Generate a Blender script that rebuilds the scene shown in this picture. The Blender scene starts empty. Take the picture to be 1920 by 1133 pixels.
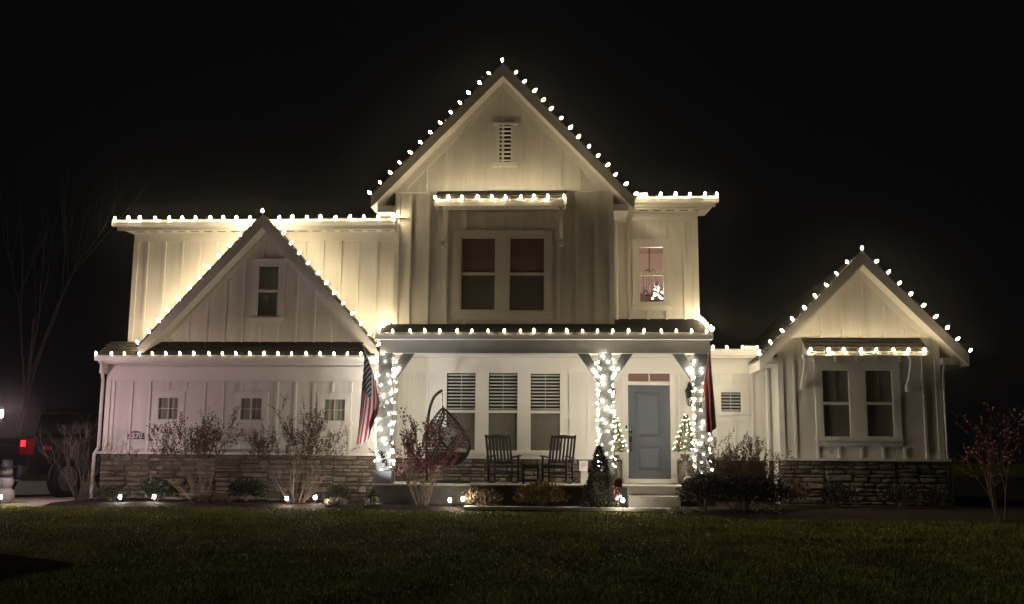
import bpy, math, random
import numpy as np
from mathutils import Vector, Matrix, noise as mnoise

scene = bpy.context.scene
COL = scene.collection
R = math.radians

# ------------------------------------------------------------------ camera
F = 1892.0                      # focal length in photograph pixels (1920 wide)
YAW, PITCH, ROLL = math.atan(110 / F), math.atan(289 / F), 0.0075
EYE = Vector((0, 0, 1.0))
fw = Vector((-math.sin(YAW) * math.cos(PITCH), math.cos(YAW) * math.cos(PITCH), math.sin(PITCH)))
r0 = Vector((math.cos(YAW), math.sin(YAW), 0))
u0 = r0.cross(fw)
rt = math.cos(ROLL) * r0 + math.sin(ROLL) * u0
up = math.cos(ROLL) * u0 - math.sin(ROLL) * r0
cam_data = bpy.data.cameras.new('camera')
cam_data.lens = 36 * F / 1920
cam_data.sensor_width = 36
cam_data.sensor_fit = 'HORIZONTAL'
cam_data.clip_end = 2000
cam = bpy.data.objects.new('camera', cam_data)
COL.objects.link(cam)
m = Matrix.Identity(4)
for i in range(3):
    m[i][0], m[i][1], m[i][2], m[i][3] = rt[i], up[i], -fw[i], EYE[i]
cam.matrix_world = m
scene.camera = cam

# ------------------------------------------------------------------ night sky, added lawn fill light, exposure
world = bpy.data.worlds.new('World')
scene.world = world
world.use_nodes = True
bg = world.node_tree.nodes['Background']
bg.inputs['Color'].default_value = (0.0014, 0.0014, 0.0016, 1)
bg.inputs['Strength'].default_value = 1.0
sun_data = bpy.data.lights.new('lawn_fill', 'SUN')  # fill light added to brighten the lawn; no moon is up
sun_data.energy = 0.32
sun_data.angle = R(12)
sun_data.color = (1.0, 0.9, 0.82)
sun = bpy.data.objects.new('lawn_fill', sun_data)
COL.objects.link(sun)
sun.rotation_euler = (0, R(-38), R(8))
scene.view_settings.view_transform = 'Standard'
scene.view_settings.look = 'None'
scene.view_settings.exposure = 0.25
scene.view_settings.gamma = 1.0
scene.view_settings.use_curve_mapping = False
scene.cycles.use_denoising = True
scene.cycles.max_bounces = 6
scene.cycles.diffuse_bounces = 3
scene.cycles.transparent_max_bounces = 12
scene.cycles.sample_clamp_indirect = 6.0

# lamp strengths
BULB = 210.0
MINI = 140.0

# ------------------------------------------------------------------ pixel -> place helpers (measuring only)
def P(px, py, Y):
    d = fw + (px - 960) / F * rt - (py - 566.5) / F * up
    return EYE + d * (Y / d.y)
def fl(a, b, n, endpoint=True): return [float(v) for v in np.linspace(a, b, n, endpoint=endpoint)]
def X(px, py, Y): return P(px, py, Y).x
def Z(px, py, Y): return P(px, py, Y).z

# ------------------------------------------------------------------ mesh helpers
WM = {}
class MB:
    def __init__(s): s.v, s.f, s.sm = [], [], False
    def add(s, vs, fs):
        o = len(s.v); s.v.extend([tuple(p) for p in vs]); s.f.extend([tuple(i + o for i in q) for q in fs]); return s
    def box(s, x0, x1, y0, y1, z0, z1):
        return s.add([(x0,y0,z0),(x1,y0,z0),(x1,y1,z0),(x0,y1,z0),(x0,y0,z1),(x1,y0,z1),(x1,y1,z1),(x0,y1,z1)],
                     [(0,3,2,1),(4,5,6,7),(0,1,5,4),(1,2,6,5),(2,3,7,6),(3,0,4,7)])
    def bbox(s, x0, x1, y0, y1, z0, z1, b=0.006):
        """box with a chamfered front and top"""
        return s.prism([(x0+b,z0),(x1-b,z0),(x1,z0+b),(x1,z1-b),(x1-b,z1),(x0+b,z1),(x0,z1-b),(x0,z0+b)], y0, y1)
    def prism(s, poly, y0, y1):            # poly in XZ, pushed along Y
        n = len(poly)
        a = sum(poly[i][0]*poly[(i+1)%n][1]-poly[(i+1)%n][0]*poly[i][1] for i in range(n))
        if a < 0: poly = poly[::-1]
        vs = [(x,y0,z) for x,z in poly] + [(x,y1,z) for x,z in poly]
        fs = [tuple(range(n)), tuple(range(2*n-1,n-1,-1))]
        fs += [(i+n, (i+1)%n+n, (i+1)%n, i) for i in range(n)]
        return s.add(vs, fs)
    def prismx(s, poly, x0, x1):           # poly in YZ, pushed along X
        n = len(poly)
        vs = [(x0,y,z) for y,z in poly] + [(x1,y,z) for y,z in poly]
        a = sum(poly[i][0]*poly[(i+1)%n][1]-poly[(i+1)%n][0]*poly[i][1] for i in range(n))
        fs = [tuple(range(n-1,-1,-1)), tuple(range(n,2*n))] + [(i,(i+1)%n,(i+1)%n+n,i+n) for i in range(n)]
        if a < 0: fs = [q[::-1] for q in fs]
        return s.add(vs, fs)
    def prismz(s, poly, z0, z1):
        n = len(poly)
        vs = [(x,y,z0) for x,y in poly] + [(x,y,z1) for x,y in poly]
        return s.add(vs, [tuple(range(n-1,-1,-1)), tuple(range(n,2*n))] + [(i,(i+1)%n,(i+1)%n+n,i+n) for i in range(n)])
    def tube(s, path, rad, n=6, closed=False, cap=True):
        path = [Vector(p) for p in path]; k = len(path)
        rr = rad if isinstance(rad, (list, tuple)) else [rad]*k
        o = len(s.v); pn = None
        for i, p in enumerate(path):
            if closed: t = path[(i+1)%k]-path[i-1]
            else: t = path[min(i+1,k-1)]-path[max(i-1,0)]
            if t.length < 1e-9: t = Vector((0,0,1))
            t.normalize()
            if pn is None:
                a = Vector((0,0,1)) if abs(t.z) < .9 else Vector((1,0,0))
                pn = t.cross(a).normalized()
            pn = (pn - t*pn.dot(t))
            if pn.length < 1e-6: pn = t.orthogonal()
            pn.normalize(); b = t.cross(pn)
            for j in range(n):
                an = 2*math.pi*j/n
                s.v.append(tuple(p + rr[i]*(math.cos(an)*pn + math.sin(an)*b)))
        for i in range(k if closed else k-1):
            i2 = (i+1) % k
            for j in range(n):
                j2 = (j+1) % n
                s.f.append((o+i*n+j, o+i*n+j2, o+i2*n+j2, o+i2*n+j))
        if cap and not closed:
            s.f.append(tuple(o+j for j in range(n-1,-1,-1))); s.f.append(tuple(o+(k-1)*n+j for j in range(n)))
        return s
    def bar(s, a, b, w, h, upv=(0,0,1)):   # rectangular bar from a to b
        a, b = Vector(a), Vector(b); t = (b-a).normalized(); upv = Vector(upv)
        sd = t.cross(upv)
        if sd.length < 1e-5: sd = t.cross(Vector((0,1,0)))
        sd.normalize(); u = sd.cross(t)
        q = [(-w/2,-h/2),(w/2,-h/2),(w/2,h/2),(-w/2,h/2)]
        vs = [a+sd*i+u*j for i,j in q]+[b+sd*i+u*j for i,j in q]
        return s.add(vs, [(0,3,2,1)[::-1],(4,5,6,7)[::-1],(0,1,5,4)[::-1],(1,2,6,5)[::-1],(2,3,7,6)[::-1],(3,0,4,7)[::-1]])
    def lathe(s, prof, c=(0,0,0), n=16, axis=None):
        o = len(s.v); c = Vector(c)
        if axis is None: e1, e2, e3 = Vector((1,0,0)), Vector((0,1,0)), Vector((0,0,1))
        else:
            e3 = Vector(axis).normalized(); e1 = e3.orthogonal().normalized(); e2 = e3.cross(e1)
        for r, h in prof:
            for j in range(n):
                a = 2*math.pi*j/n
                s.v.append(tuple(c + e1*r*math.cos(a) + e2*r*math.sin(a) + e3*h))
        for i in range(len(prof)-1):
            for j in range(n):
                j2 = (j+1)%n
                s.f.append((o+i*n+j, o+i*n+j2, o+(i+1)*n+j2, o+(i+1)*n+j))
        s.f.append(tuple(o+j for j in range(n-1,-1,-1)))
        s.f.append(tuple(o+(len(prof)-1)*n+j for j in range(n)))
        return s
    def ball(s, c, rx, ry, rz, n=12, k=8):
        prof = []
        o = len(s.v)
        for i in range(k+1):
            t = math.pi*i/k
            for j in range(n):
                a = 2*math.pi*j/n
                s.v.append((c[0]+rx*max(math.sin(t),.02)*math.cos(a), c[1]+ry*max(math.sin(t),.02)*math.sin(a), c[2]-rz*math.cos(t)))
        for i in range(k):
            for j in range(n):
                s.f.append((o+i*n+j, o+i*n+(j+1)%n, o+(i+1)*n+(j+1)%n, o+(i+1)*n+j))
        return s
    def mesh(s, name, mat, smooth=False):
        me = bpy.data.meshes.new(name); me.from_pydata(s.v, [], s.f); me.update()
        if mat: me.materials.append(mat)
        if smooth: me.polygons.foreach_set('use_smooth', [True]*len(me.polygons))
        return me
    def build(s, name, mat, parent=None, smooth=False):
        return link(name, s.mesh(name, mat, smooth), parent)
def link(name, me, parent=None, mw=None):
    o = bpy.data.objects.new(name, me); COL.objects.link(o)
    mw = mw or Matrix.Identity(4)
    if parent is not None:
        o.parent = parent
        o.matrix_parent_inverse = WM[parent.name].inverted()
    o.matrix_basis = mw
    WM[o.name] = mw.copy()
    return o
def tag(o, label=None, cat=None, group=None, kind=None):
    if label: o['label'] = label
    if cat: o['category'] = cat
    if group: o['group'] = group
    if kind: o['kind'] = kind
    return o
def thing(name, loc, label, cat, group=None, rz=0):
    o = bpy.data.objects.new(name, None); COL.objects.link(o)
    o.empty_display_size = .1
    mw = Matrix.Translation(Vector(loc)) @ Matrix.Rotation(rz, 4, 'Z')
    o.matrix_basis = mw; WM[o.name] = mw.copy()
    return tag(o, label, cat, group)
def local(o, parent):
    """mesh was written in the parent's own coordinates"""
    o.matrix_parent_inverse = Matrix.Identity(4); WM[o.name] = WM[parent.name].copy(); return o
def copy_tree(o, loc, rz):
    c = o.copy(); COL.objects.link(c); c.matrix_basis = Matrix.Translation(Vector(loc)) @ Matrix.Rotation(rz,4,'Z')
    def rec(a, b):
        for ch in list(a.children):
            d = ch.copy(); COL.objects.link(d); d.parent = b; d.matrix_parent_inverse = ch.matrix_parent_inverse.copy(); rec(ch, d)
    rec(o, c)
    return c
UNIT = {}
def ubox(mat, b=False):
    """shared unit cube (0..1)"""
    k = mat.name
    if k not in UNIT: UNIT[k] = MB().box(0,1,0,1,0,1).mesh('unit_'+k, mat)
    return UNIT[k]
def piece(name, mat, x0, x1, y0, y1, z0, z1, parent):
    mw = Matrix.Translation((x0,y0,z0)) @ Matrix.Diagonal((x1-x0, y1-y0, z1-z0, 1))
    return link(name, ubox(mat), parent, mw)

# ------------------------------------------------------------------ materials
def mat(name, col, rough=.6, var=.06, scale=6.0, bump=0.0, bscale=40.0, metal=0.0, spec=.4, objvar=0.0, trans=0.0):
    mt = bpy.data.materials.new(name); mt.use_nodes = True
    nt = mt.node_tree; b = nt.nodes['Principled BSDF']
    b.inputs['Roughness'].default_value = rough
    b.inputs['Metallic'].default_value = metal
    b.inputs['Specular IOR Level'].default_value = spec
    tc = nt.nodes.new('ShaderNodeTexCoord')
    geo = nt.nodes.new('ShaderNodeNewGeometry')
    no = nt.nodes.new('ShaderNodeTexNoise'); no.inputs['Scale'].default_value = scale; no.inputs['Detail'].default_value = 5
    nt.links.new(geo.outputs['Position'], no.inputs['Vector'])
    hs = nt.nodes.new('ShaderNodeHueSaturation'); hs.inputs['Color'].default_value = (*col, 1)
    mr = nt.nodes.new('ShaderNodeMapRange')
    mr.inputs['From Min'].default_value = .3; mr.inputs['From Max'].default_value = .7
    mr.inputs['To Min'].default_value = 1-var; mr.inputs['To Max'].default_value = 1+var
    nt.links.new(no.outputs['Fac'], mr.inputs['Value'])
    val = mr.outputs['Result']
    if objvar:
        oi = nt.nodes.new('ShaderNodeObjectInfo')
        mr2 = nt.nodes.new('ShaderNodeMapRange')
        mr2.inputs['To Min'].default_value = 1-objvar; mr2.inputs['To Max'].default_value = 1+objvar
        nt.links.new(oi.outputs['Random'], mr2.inputs['Value'])
        mu = nt.nodes.new('ShaderNodeMath'); mu.operation = 'MULTIPLY'
        nt.links.new(val, mu.inputs[0]); nt.links.new(mr2.outputs['Result'], mu.inputs[1]); val = mu.outputs[0]
    nt.links.new(val, hs.inputs['Value'])
    nt.links.new(hs.outputs['Color'], b.inputs['Base Color'])
    if bump:
        n2 = nt.nodes.new('ShaderNodeTexNoise'); n2.inputs['Scale'].default_value = bscale; n2.inputs['Detail'].default_value = 6
        nt.links.new(geo.outputs['Position'], n2.inputs['Vector'])
        bp = nt.nodes.new('ShaderNodeBump'); bp.inputs['Strength'].default_value = bump; bp.inputs['Distance'].default_value = .02
        nt.links.new(n2.outputs['Fac'], bp.inputs['Height']); nt.links.new(bp.outputs['Normal'], b.inputs['Normal'])
    return mt
def emit(name, col, strength, base=(.8,.8,.8)):
    mt = bpy.data.materials.new(name); mt.use_nodes = True
    b = mt.node_tree.nodes['Principled BSDF']
    b.inputs['Base Color'].default_value = (*base, 1)
    b.inputs['Emission Color'].default_value = (*col, 1); b.inputs['Emission Strength'].default_value = strength
    return mt
def glass(name, tint=(.93,.94,.93), refl=1.0):
    mt = bpy.data.materials.new(name); mt.use_nodes = True
    nt = mt.node_tree; nt.nodes.clear()
    out = nt.nodes.new('ShaderNodeOutputMaterial'); mx = nt.nodes.new('ShaderNodeMixShader')
    tr = nt.nodes.new('ShaderNodeBsdfTransparent'); tr.inputs['Color'].default_value = (*tint,1)
    gl = nt.nodes.new('ShaderNodeBsdfGlossy'); gl.inputs['Roughness'].default_value = .03
    lw = nt.nodes.new('ShaderNodeLayerWeight'); lw.inputs['Blend'].default_value = .5
    pw = nt.nodes.new('ShaderNodeMath'); pw.operation = 'POWER'; pw.inputs[1].default_value = 5; nt.links.new(lw.outputs['Facing'], pw.inputs[0])
    fr = nt.nodes.new('ShaderNodeMath'); fr.operation = 'MULTIPLY_ADD'; fr.inputs[1].default_value = .92; fr.inputs[2].default_value = .05; nt.links.new(pw.outputs[0], fr.inputs[0])
    nt.links.new(fr.outputs[0], mx.inputs[0]); nt.links.new(tr.outputs[0], mx.inputs[1]); nt.links.new(gl.outputs[0], mx.inputs[2])
    nt.links.new(mx.outputs[0], out.inputs['Surface'])
    return mt
def ramp_mat(name, cols, rough=.85, bump=.6, bscale=25, nscale=9, var=.25):
    """colour picked per object, mottled"""
    mt = mat(name, (.5,.5,.5), rough, var, nscale, bump, bscale, spec=.25)
    nt = mt.node_tree; hs = [n for n in nt.nodes if n.type == 'HUE_SAT'][0]
    oi = nt.nodes.new('ShaderNodeObjectInfo'); cr = nt.nodes.new('ShaderNodeValToRGB')
    cr.color_ramp.interpolation = 'LINEAR'
    e = cr.color_ramp.elements
    while len(e) < len(cols): e.new(.5)
    for i, c in enumerate(cols):
        e[i].position = i/(len(cols)-1); e[i].color = (*c, 1)
    nt.links.new(oi.outputs['Random'], cr.inputs['Fac']); nt.links.new(cr.outputs['Color'], hs.inputs['Color'])
    return mt

M = {}
M['siding'] = mat('siding', (.70,.68,.63), .55, .07, 2.2, .16, 45)
_nt = M['siding'].node_tree; _n = [n for n in _nt.nodes if n.type == 'TEX_NOISE'][0]; _g = [n for n in _nt.nodes if n.type == 'NEW_GEOMETRY'][0]
_mp = _nt.nodes.new('ShaderNodeMapping'); _mp.inputs['Scale'].default_value = (3.0,3.0,.35); _nt.links.new(_g.outputs['Position'],_mp.inputs['Vector']); _nt.links.new(_mp.outputs[0],_n.inputs['Vector'])   # faint vertical weathering
M['trim'] = mat('trim', (.74,.72,.67), .45, .03, 2.0, .04, 60)
M['gutter'] = mat('gutter', (.74,.73,.69), .35, .03, 3)
M['shingle'] = mat('shingle', (.045,.043,.040), .9, .35, 14, .7, 90, spec=.15)
M['mortar'] = mat('mortar', (.13,.115,.10), .95, .2, 12, .5, 60, spec=.1)
M['stone'] = ramp_mat('stone', [(.24,.195,.150),(.17,.136,.104),(.29,.245,.195),(.21,.180,.148),(.14,.115,.092),(.25,.200,.148),(.32,.275,.222)])
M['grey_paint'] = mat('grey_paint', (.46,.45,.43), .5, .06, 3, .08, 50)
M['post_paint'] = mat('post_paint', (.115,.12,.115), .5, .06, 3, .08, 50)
M['door_paint'] = mat('door_paint', (.098,.110,.134), .4, .04, 3, .04, 60)
M['dark_metal'] = mat('dark_metal', (.015,.014,.013), .4, .1, 8, metal=.3)
M['dark_wood'] = mat('dark_wood', (.013,.010,.009), .75, .2, 10, .15, 50)
M['green_wire'] = mat('green_wire', (.012,.02,.012), .5, .1, 8)
M['white_wire'] = mat('white_wire', (.5,.5,.45), .5, .1, 8)
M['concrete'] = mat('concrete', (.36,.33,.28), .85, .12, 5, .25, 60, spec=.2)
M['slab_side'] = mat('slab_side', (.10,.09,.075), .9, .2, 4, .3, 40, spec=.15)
M['mulch'] = mat('mulch', (.022,.015,.011), .95, .5, 16, 1.0, 45, spec=.1)
M['dark_mulch'] = mat('dark_mulch', (.006,.005,.004), 1.0, .5, 16, 1.0, 45, spec=.0)
M['lawn'] = mat('lawn', (.060,.056,.014), .95, .45, 3.0, .8, 60, spec=.05)
M['grass'] = mat('grass', (.150,.152,.034), .7, .5, 1.3, spec=.15)
M['glass'] = glass('glass')
M['room'] = mat('room', (.06,.055,.045), .9, .1, 3)
M['curtain'] = mat('curtain', (.36,.36,.30), .9, .08, 5)
M['screen'] = mat('screen', (.19,.175,.145), .9, .06, 5)
M['muntin'] = mat('muntin', (.22,.21,.19), .6, .03, 5)
M['blind'] = mat('blind', (.62,.60,.56), .6, .04, 5)
M['red_blind'] = mat('red_blind', (.34,.235,.20), .7, .08, 6)
_nt = M['red_blind'].node_tree; _b = _nt.nodes['Principled BSDF']; _t = _nt.nodes.new('ShaderNodeBsdfTranslucent'); _t.inputs['Color'].default_value = (.55,.38,.32,1)
_m = _nt.nodes.new('ShaderNodeMixShader'); _m.inputs[0].default_value = .5; _nt.links.new(_b.outputs[0],_m.inputs[1]); _nt.links.new(_t.outputs[0],_m.inputs[2]); _nt.links.new(_m.outputs[0],_nt.nodes['Material Output'].inputs['Surface'])
M['foyer'] = mat('foyer', (.62,.50,.43), .8, .03, 2)
M['brown'] = mat('brown', (.10,.05,.03), .7, .15, 5)
M['bulb'] = emit('bulb', (1.0,.79,.48), BULB)
M['bulb_mid'] = emit('bulb_mid', (1.0,.79,.48), BULB*.62)
M['bulb_soft'] = emit('bulb_soft', (1.0,.80,.50), 18.0)
M['mini'] = emit('mini', (1.0,.89,.71), MINI)
M['tree_mini'] = emit('tree_mini', (1.0,.80,.50), 9)
M['path_glow'] = emit('path_glow', (1.0,.90,.78), 300)
M['lamp_glow'] = emit('lamp_glow', (1.0,.66,.72), 820)
M['tail_glow'] = emit('tail_glow', (1.0,.03,.05), 1.3, (.5,.01,.01))
M['tail_red'] = mat('tail_red', (.16,.005,.008), .15, .05, 10)
M['branch'] = mat('branch', (.20,.15,.11), .85, .25, 20, .3, 80, spec=.2)
M['branch_grey'] = mat('branch_grey', (.11,.09,.078), .85, .25, 20, .3, 80, spec=.2)
M['leaf_brown'] = mat('leaf_brown', (.075,.045,.030), .7, .4, 18)
M['leaf_red'] = mat('leaf_red', (.13,.034,.030), .6, .45, 18)
M['leaf_dark'] = mat('leaf_dark', (.022,.028,.014), .7, .4, 14)
M['leaf_yew'] = mat('leaf_yew', (.040,.046,.022), .7, .4, 14)
M['leaf_gold'] = mat('leaf_gold', (.20,.14,.040), .7, .35, 14)
M['leaf_tan'] = mat('leaf_tan', (.13,.085,.045), .7, .35, 14)
M['leaf_pale'] = mat('leaf_pale', (.42,.40,.30), .7, .2, 14)
M['leaf_xmas'] = mat('leaf_xmas', (.055,.085,.022), .6, .35, 16)
M['urn'] = mat('urn', (.075,.06,.048), .32, .15, 6, .05, 30)
M['car'] = mat('car', (.004,.004,.005), .3, .05, 4, spec=.2)
M['tyre'] = mat('tyre', (.012,.011,.010), .8, .2, 20, .3, 80)
M['rim'] = mat('rim', (.22,.21,.20), .32, .06, 8, metal=.8)
M['chrome'] = mat('chrome', (.6,.6,.6), .15, .03, 8, metal=1.0)
M['snow_white'] = mat('snow_white', (.24,.225,.22), .7, .06, 6)
M['black'] = mat('black', (.008,.008,.009), .6, .1, 6)
M['orange'] = mat('orange', (.5,.14,.02), .6, .1, 6)
M['red_cloth'] = mat('red_cloth', (.17,.014,.018), .8, .12, 6, .2, 200)
M['candy'] = mat('candy', (.7,.14,.17), .4, .1, 8)
M['cushion'] = mat('cushion', (.22,.20,.175), .85, .1, 10, .2, 60)
M['plaque'] = mat('plaque', (.02,.02,.022), .4, .1, 8)
M['plaque_white'] = mat('plaque_white', (.75,.72,.68), .5, .03, 8)
M['pole'] = mat('pole', (.55,.54,.52), .3, .05, 8, metal=.6)
M['green_led'] = emit('green_led', (.02,.9,.45), 2.0)
M['decal_red_glow'] = emit('decal_red_glow', (.9,.03,.06), .10, (.5,.02,.03))  # decal given a weak glow of its own though it is no lamp

# ------------------------------------------------------------------ ground
def lawn_z(x, y):
    z = -.042*max(0, 19-y) + .06*mnoise.noise(Vector((x*.18, y*.18, 3))) * min(1, max(0, (19.2-y)/2))
    z += .018*mnoise.noise(Vector((x*.9, y*.9, 7))) * min(1, max(0, (19.2-y)/1.5))
    return z
def bed_edge(x):                    # where the lawn stops and the planting bed starts
    if x < 1.9: return 18.9 + .10*math.sin(x*.8)
    t = min(1, (x-1.9)/1.6)
    e = 18.9 - .9*t*t*(3-2*t)
    if x > 6: e -= min(1.6, (x-6)*.42)
    return e + .08*math.sin(x*1.7)
mb = MB()
xs = np.concatenate([np.linspace(-150,-24,8), np.linspace(-20,20,81), np.linspace(24,150,8)])
ys = np.concatenate([np.linspace(-40,2,6), np.linspace(3,19.6,50), np.linspace(22,60,6), np.linspace(90,250,6)])
idx = {}
for j, y in enumerate(ys):
    for i, x in enumerate(xs):
        idx[i,j] = len(mb.v); mb.v.append((x, y, lawn_z(x, max(y,-10)) if y < 19.6 else 0))
for j in range(len(ys)-1):
    for i in range(len(xs)-1):
        mb.f.append((idx[i,j], idx[i+1,j], idx[i+1,j+1], idx[i,j+1]))
tag(mb.build('lawn', M['lawn'], smooth=True), kind='structure')

# planting bed: dark mulch between the lawn and the house; at far right its colour stands in for unlit ground
mb = MB(); rng = random.Random(4)
bx = np.concatenate([np.linspace(-9.9,14,200), np.linspace(14.5,45,30)]); nb = 14
for i, x in enumerate(float(v) for v in bx):
    e = bed_edge(x)
    for j in range(nb+1):
        y = e + ((22.4 if x < 7.4 else 60)-e)*(j/nb)**(1 if x < 7.4 else 1.8)
        h = .015 + .05*min(1, j/1.5) + (.03*mnoise.noise(Vector((x*2.2,y*2.2,1))) if j else 0)
        mb.v.append((x, y, max(lawn_z(x,y),-.3)+h - (.04 if j == 0 else 0)))
for i in range(len(bx)-1):
    for j in range(nb):
        a = i*(nb+1)+j; mb.f.append((a, a+nb+1, a+nb+2, a+1))
tag(mb.build('bed_and_unlit_ground', M['mulch'], smooth=True), kind='structure')

# driveway at the left, concrete
mb = MB(); mb.prismz([(-30,18.9),(-9.95,18.9),(-9.95,34),(-30,34)], -.02, .035)
tag(mb.build('driveway', M['concrete']), kind='structure')
# walk in front of the porch
mb = MB()
wx0, wx1 = X(870,951,18.98), X(1278,953,18.98)
mb.prismz([(wx0,18.93),(wx1,18.93),(wx1,19.25),(wx0,19.25)], .02, .075)
tag(mb.build('front_walk', M['concrete']), kind='structure')

# mulch ring in the foreground at the left edge
mb = MB(); c = Vector((-6.95, 11.35)); n = 40; k = 7
for i in range(k+1):
    for j in range(n):
        a = 2*math.pi*j/n; rr = i/k*(1+.16*mnoise.noise(Vector((math.cos(a)*1.6, math.sin(a)*1.6, 2)))+.04*math.sin(7*a))
        x = c.x + 1.15*rr*math.cos(a); y = c.y + 1.0*rr*math.sin(a)
        mb.v.append((x, y, lawn_z(x,y) + .02 + .13*(1-(i/k)**2) + .03*mnoise.noise(Vector((x*5,y*5,0)))))
for i in range(k):
    for j in range(n):
        mb.f.append((i*n+j, (i+1)*n+j, (i+1)*n+(j+1)%n, i*n+(j+1)%n))
tag(mb.build('mulch_ring', M['dark_mulch'], smooth=True), 'dark mulch mound on the lawn at the left edge', 'mulch')

# grass blades
rs = np.random.RandomState(5)
NB = 340000
gy = 7.6 + (19.2-7.6)*rs.rand(NB)**1.25
gx = (rs.rand(NB)*2-1)*(gy*.60+.6)
be = np.array([bed_edge(x) for x in np.linspace(-14,14,400)])
ok = gy < np.interp(gx, np.linspace(-14,14,400), be) - .02 + .05*rs.rand(NB)
ok &= ((gx-c.x)/1.1)**2 + ((gy-c.y)/.95)**2 > 1
ok &= ~((gx < -9.95) & (gy > 18.9))
gx, gy = gx[ok], gy[ok]; NB = len(gx)
gz = np.array([lawn_z(a,b) for a,b in zip(gx,gy)])
clump = np.array([mnoise.noise(Vector((a*1.1,b*1.1,9))) for a,b in zip(gx,gy)])
hh = (.022+.022*rs.rand(NB))*(1+.5*clump)
an = rs.rand(NB)*np.pi; lw = .005+.004*rs.rand(NB)
lean = (rs.rand(NB,2)-.5)*.045
V = np.empty((NB*3,3), np.float32)
V[0::3] = np.stack([gx-np.cos(an)*lw, gy-np.sin(an)*lw, gz-.005], 1)
V[1::3] = np.stack([gx+np.cos(an)*lw, gy+np.sin(an)*lw, gz-.005], 1)
V[2::3] = np.stack([gx+lean[:,0], gy+lean[:,1], gz+hh], 1)
me = bpy.data.meshes.new('grass')
me.vertices.add(NB*3); me.vertices.foreach_set('co', V.ravel())
me.loops.add(NB*3); me.loops.foreach_set('vertex_index', np.arange(NB*3, dtype=np.int32))
me.polygons.add(NB); me.polygons.foreach_set('loop_start', np.arange(0,NB*3,3,dtype=np.int32))
me.update(); me.validate(); me.materials.append(M['grass'])
tag(link('grass', me), 'short dim green grass of the front lawn', 'grass', kind='stuff')

# a few fallen leaves on the lawn
fb = MB(); rgl = random.Random(12)
for i in range(90):
    y = rgl.uniform(9,18.7); x = rgl.uniform(-1,1)*y*.56
    if y > bed_edge(x)-.1: continue
    z = lawn_z(x,y)+.035; d = Vector((rgl.uniform(-1,1),rgl.uniform(-1,1),rgl.uniform(-.2,.5))).normalized(); sd = d.cross(Vector((0,rgl.uniform(-.4,.4),1))).normalized(); l = rgl.uniform(.03,.06)
    fb.add([Vector((x,y,z)), Vector((x,y,z))+d*l*.5+sd*l*.3, Vector((x,y,z))+d*l, Vector((x,y,z))+d*l*.5-sd*l*.3], [(0,1,2,3)])
tag(fb.build('fallen_leaves', M['leaf_tan']), 'scattered dry leaves on the lawn', 'leaves', kind='stuff')

# ------------------------------------------------------------------ the house
YG, YP, YB, YL, YR, YW = 21.0, 22.0, 20.95, 21.25, 21.75, 21.2
EL, ER, YBR = 20.85, 21.30, 20.5      # eave lines left / right, front of the big gable rake
FLOOR = .45
house = thing('house', (0, 22, 0), 'two storey white board and batten house with stone base and lit rooflines', 'house')

def clip_convex(poly, clip):
    out = poly; n = len(clip)
    for i in range(n):
        a, b = clip[i], clip[(i+1)%n]; inp = out; out = []
        def side(p): return (b[0]-a[0])*(p[1]-a[1])-(b[1]-a[1])*(p[0]-a[0])
        for k in range(len(inp)):
            p, q = inp[k], inp[(k+1)%len(inp)]; sp, sq = side(p), side(q)
            if sp >= -1e-9: out.append(p)
            if (sp > 1e-9 and sq < -1e-9) or (sp < -1e-9 and sq > 1e-9):
                t = sp/(sp-sq); out.append((p[0]+t*(q[0]-p[0]), p[1]+t*(q[1]-p[1])))
        if not out: return []
    return out
def ccw(poly):
    n = len(poly)
    a = sum(poly[i][0]*poly[(i+1)%n][1]-poly[(i+1)%n][0]*poly[i][1] for i in range(n))
    return poly if a > 0 else poly[::-1]
def wall(outline, Y, holes=(), jamb=.14, name='wall', parent=None, mt='siding', back=.16):
    """front wall (convex outline in XZ) with window openings"""
    outline = ccw(outline)
    xs = sorted({p[0] for p in outline} | {v for h in holes for v in h[:2]})
    zs = sorted({p[1] for p in outline} | {v for h in holes for v in h[2:4]})
    xs = [xs[0], xs[-1]] if not holes else xs; zs = [zs[0], zs[-1]] if not holes else zs
    mb = MB()
    for i in range(len(xs)-1):
        for j in range(len(zs)-1):
            cx, cz = (xs[i]+xs[i+1])/2, (zs[j]+zs[j+1])/2
            if any(h[0] < cx < h[1] and h[2] < cz < h[3] for h in holes): continue
            q = clip_convex([(xs[i],zs[j]),(xs[i+1],zs[j]),(xs[i+1],zs[j+1]),(xs[i],zs[j+1])], outline)
            if len(q) >= 3: mb.add([(x,Y,z) for x,z in q], [tuple(range(len(q)))])
    for h in holes:
        x0,x1,z0,z1 = h[:4]; d = h[4] if len(h) > 4 else jamb
        mb.add([(x0,Y,z0),(x1,Y,z0),(x1,Y,z1),(x0,Y,z1),(x0,Y+d,z0),(x1,Y+d,z0),(x1,Y+d,z1),(x0,Y+d,z1)],
               [(0,1,5,4),(2,3,7,6),(3,0,4,7),(1,2,6,5)])
    n = len(outline)                                                   # edge thickness
    vs = [(x,Y,z) for x,z in outline]+[(x,Y+back,z) for x,z in outline]
    mb.add(vs, [(i+n,(i+1)%n+n,(i+1)%n,i) for i in range(n)])
    return mb.build(name, M[mt], parent or house)
def zrange(outline, x):
    zs = []
    n = len(outline)
    for i in range(n):
        (xa,za),(xb,zb) = outline[i], outline[(i+1)%n]
        if xa != xb and min(xa,xb) <= x <= max(xa,xb):
            zs.append(za+(x-xa)/(xb-xa)*(zb-za))
    return (min(zs), max(zs)) if zs else None
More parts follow.
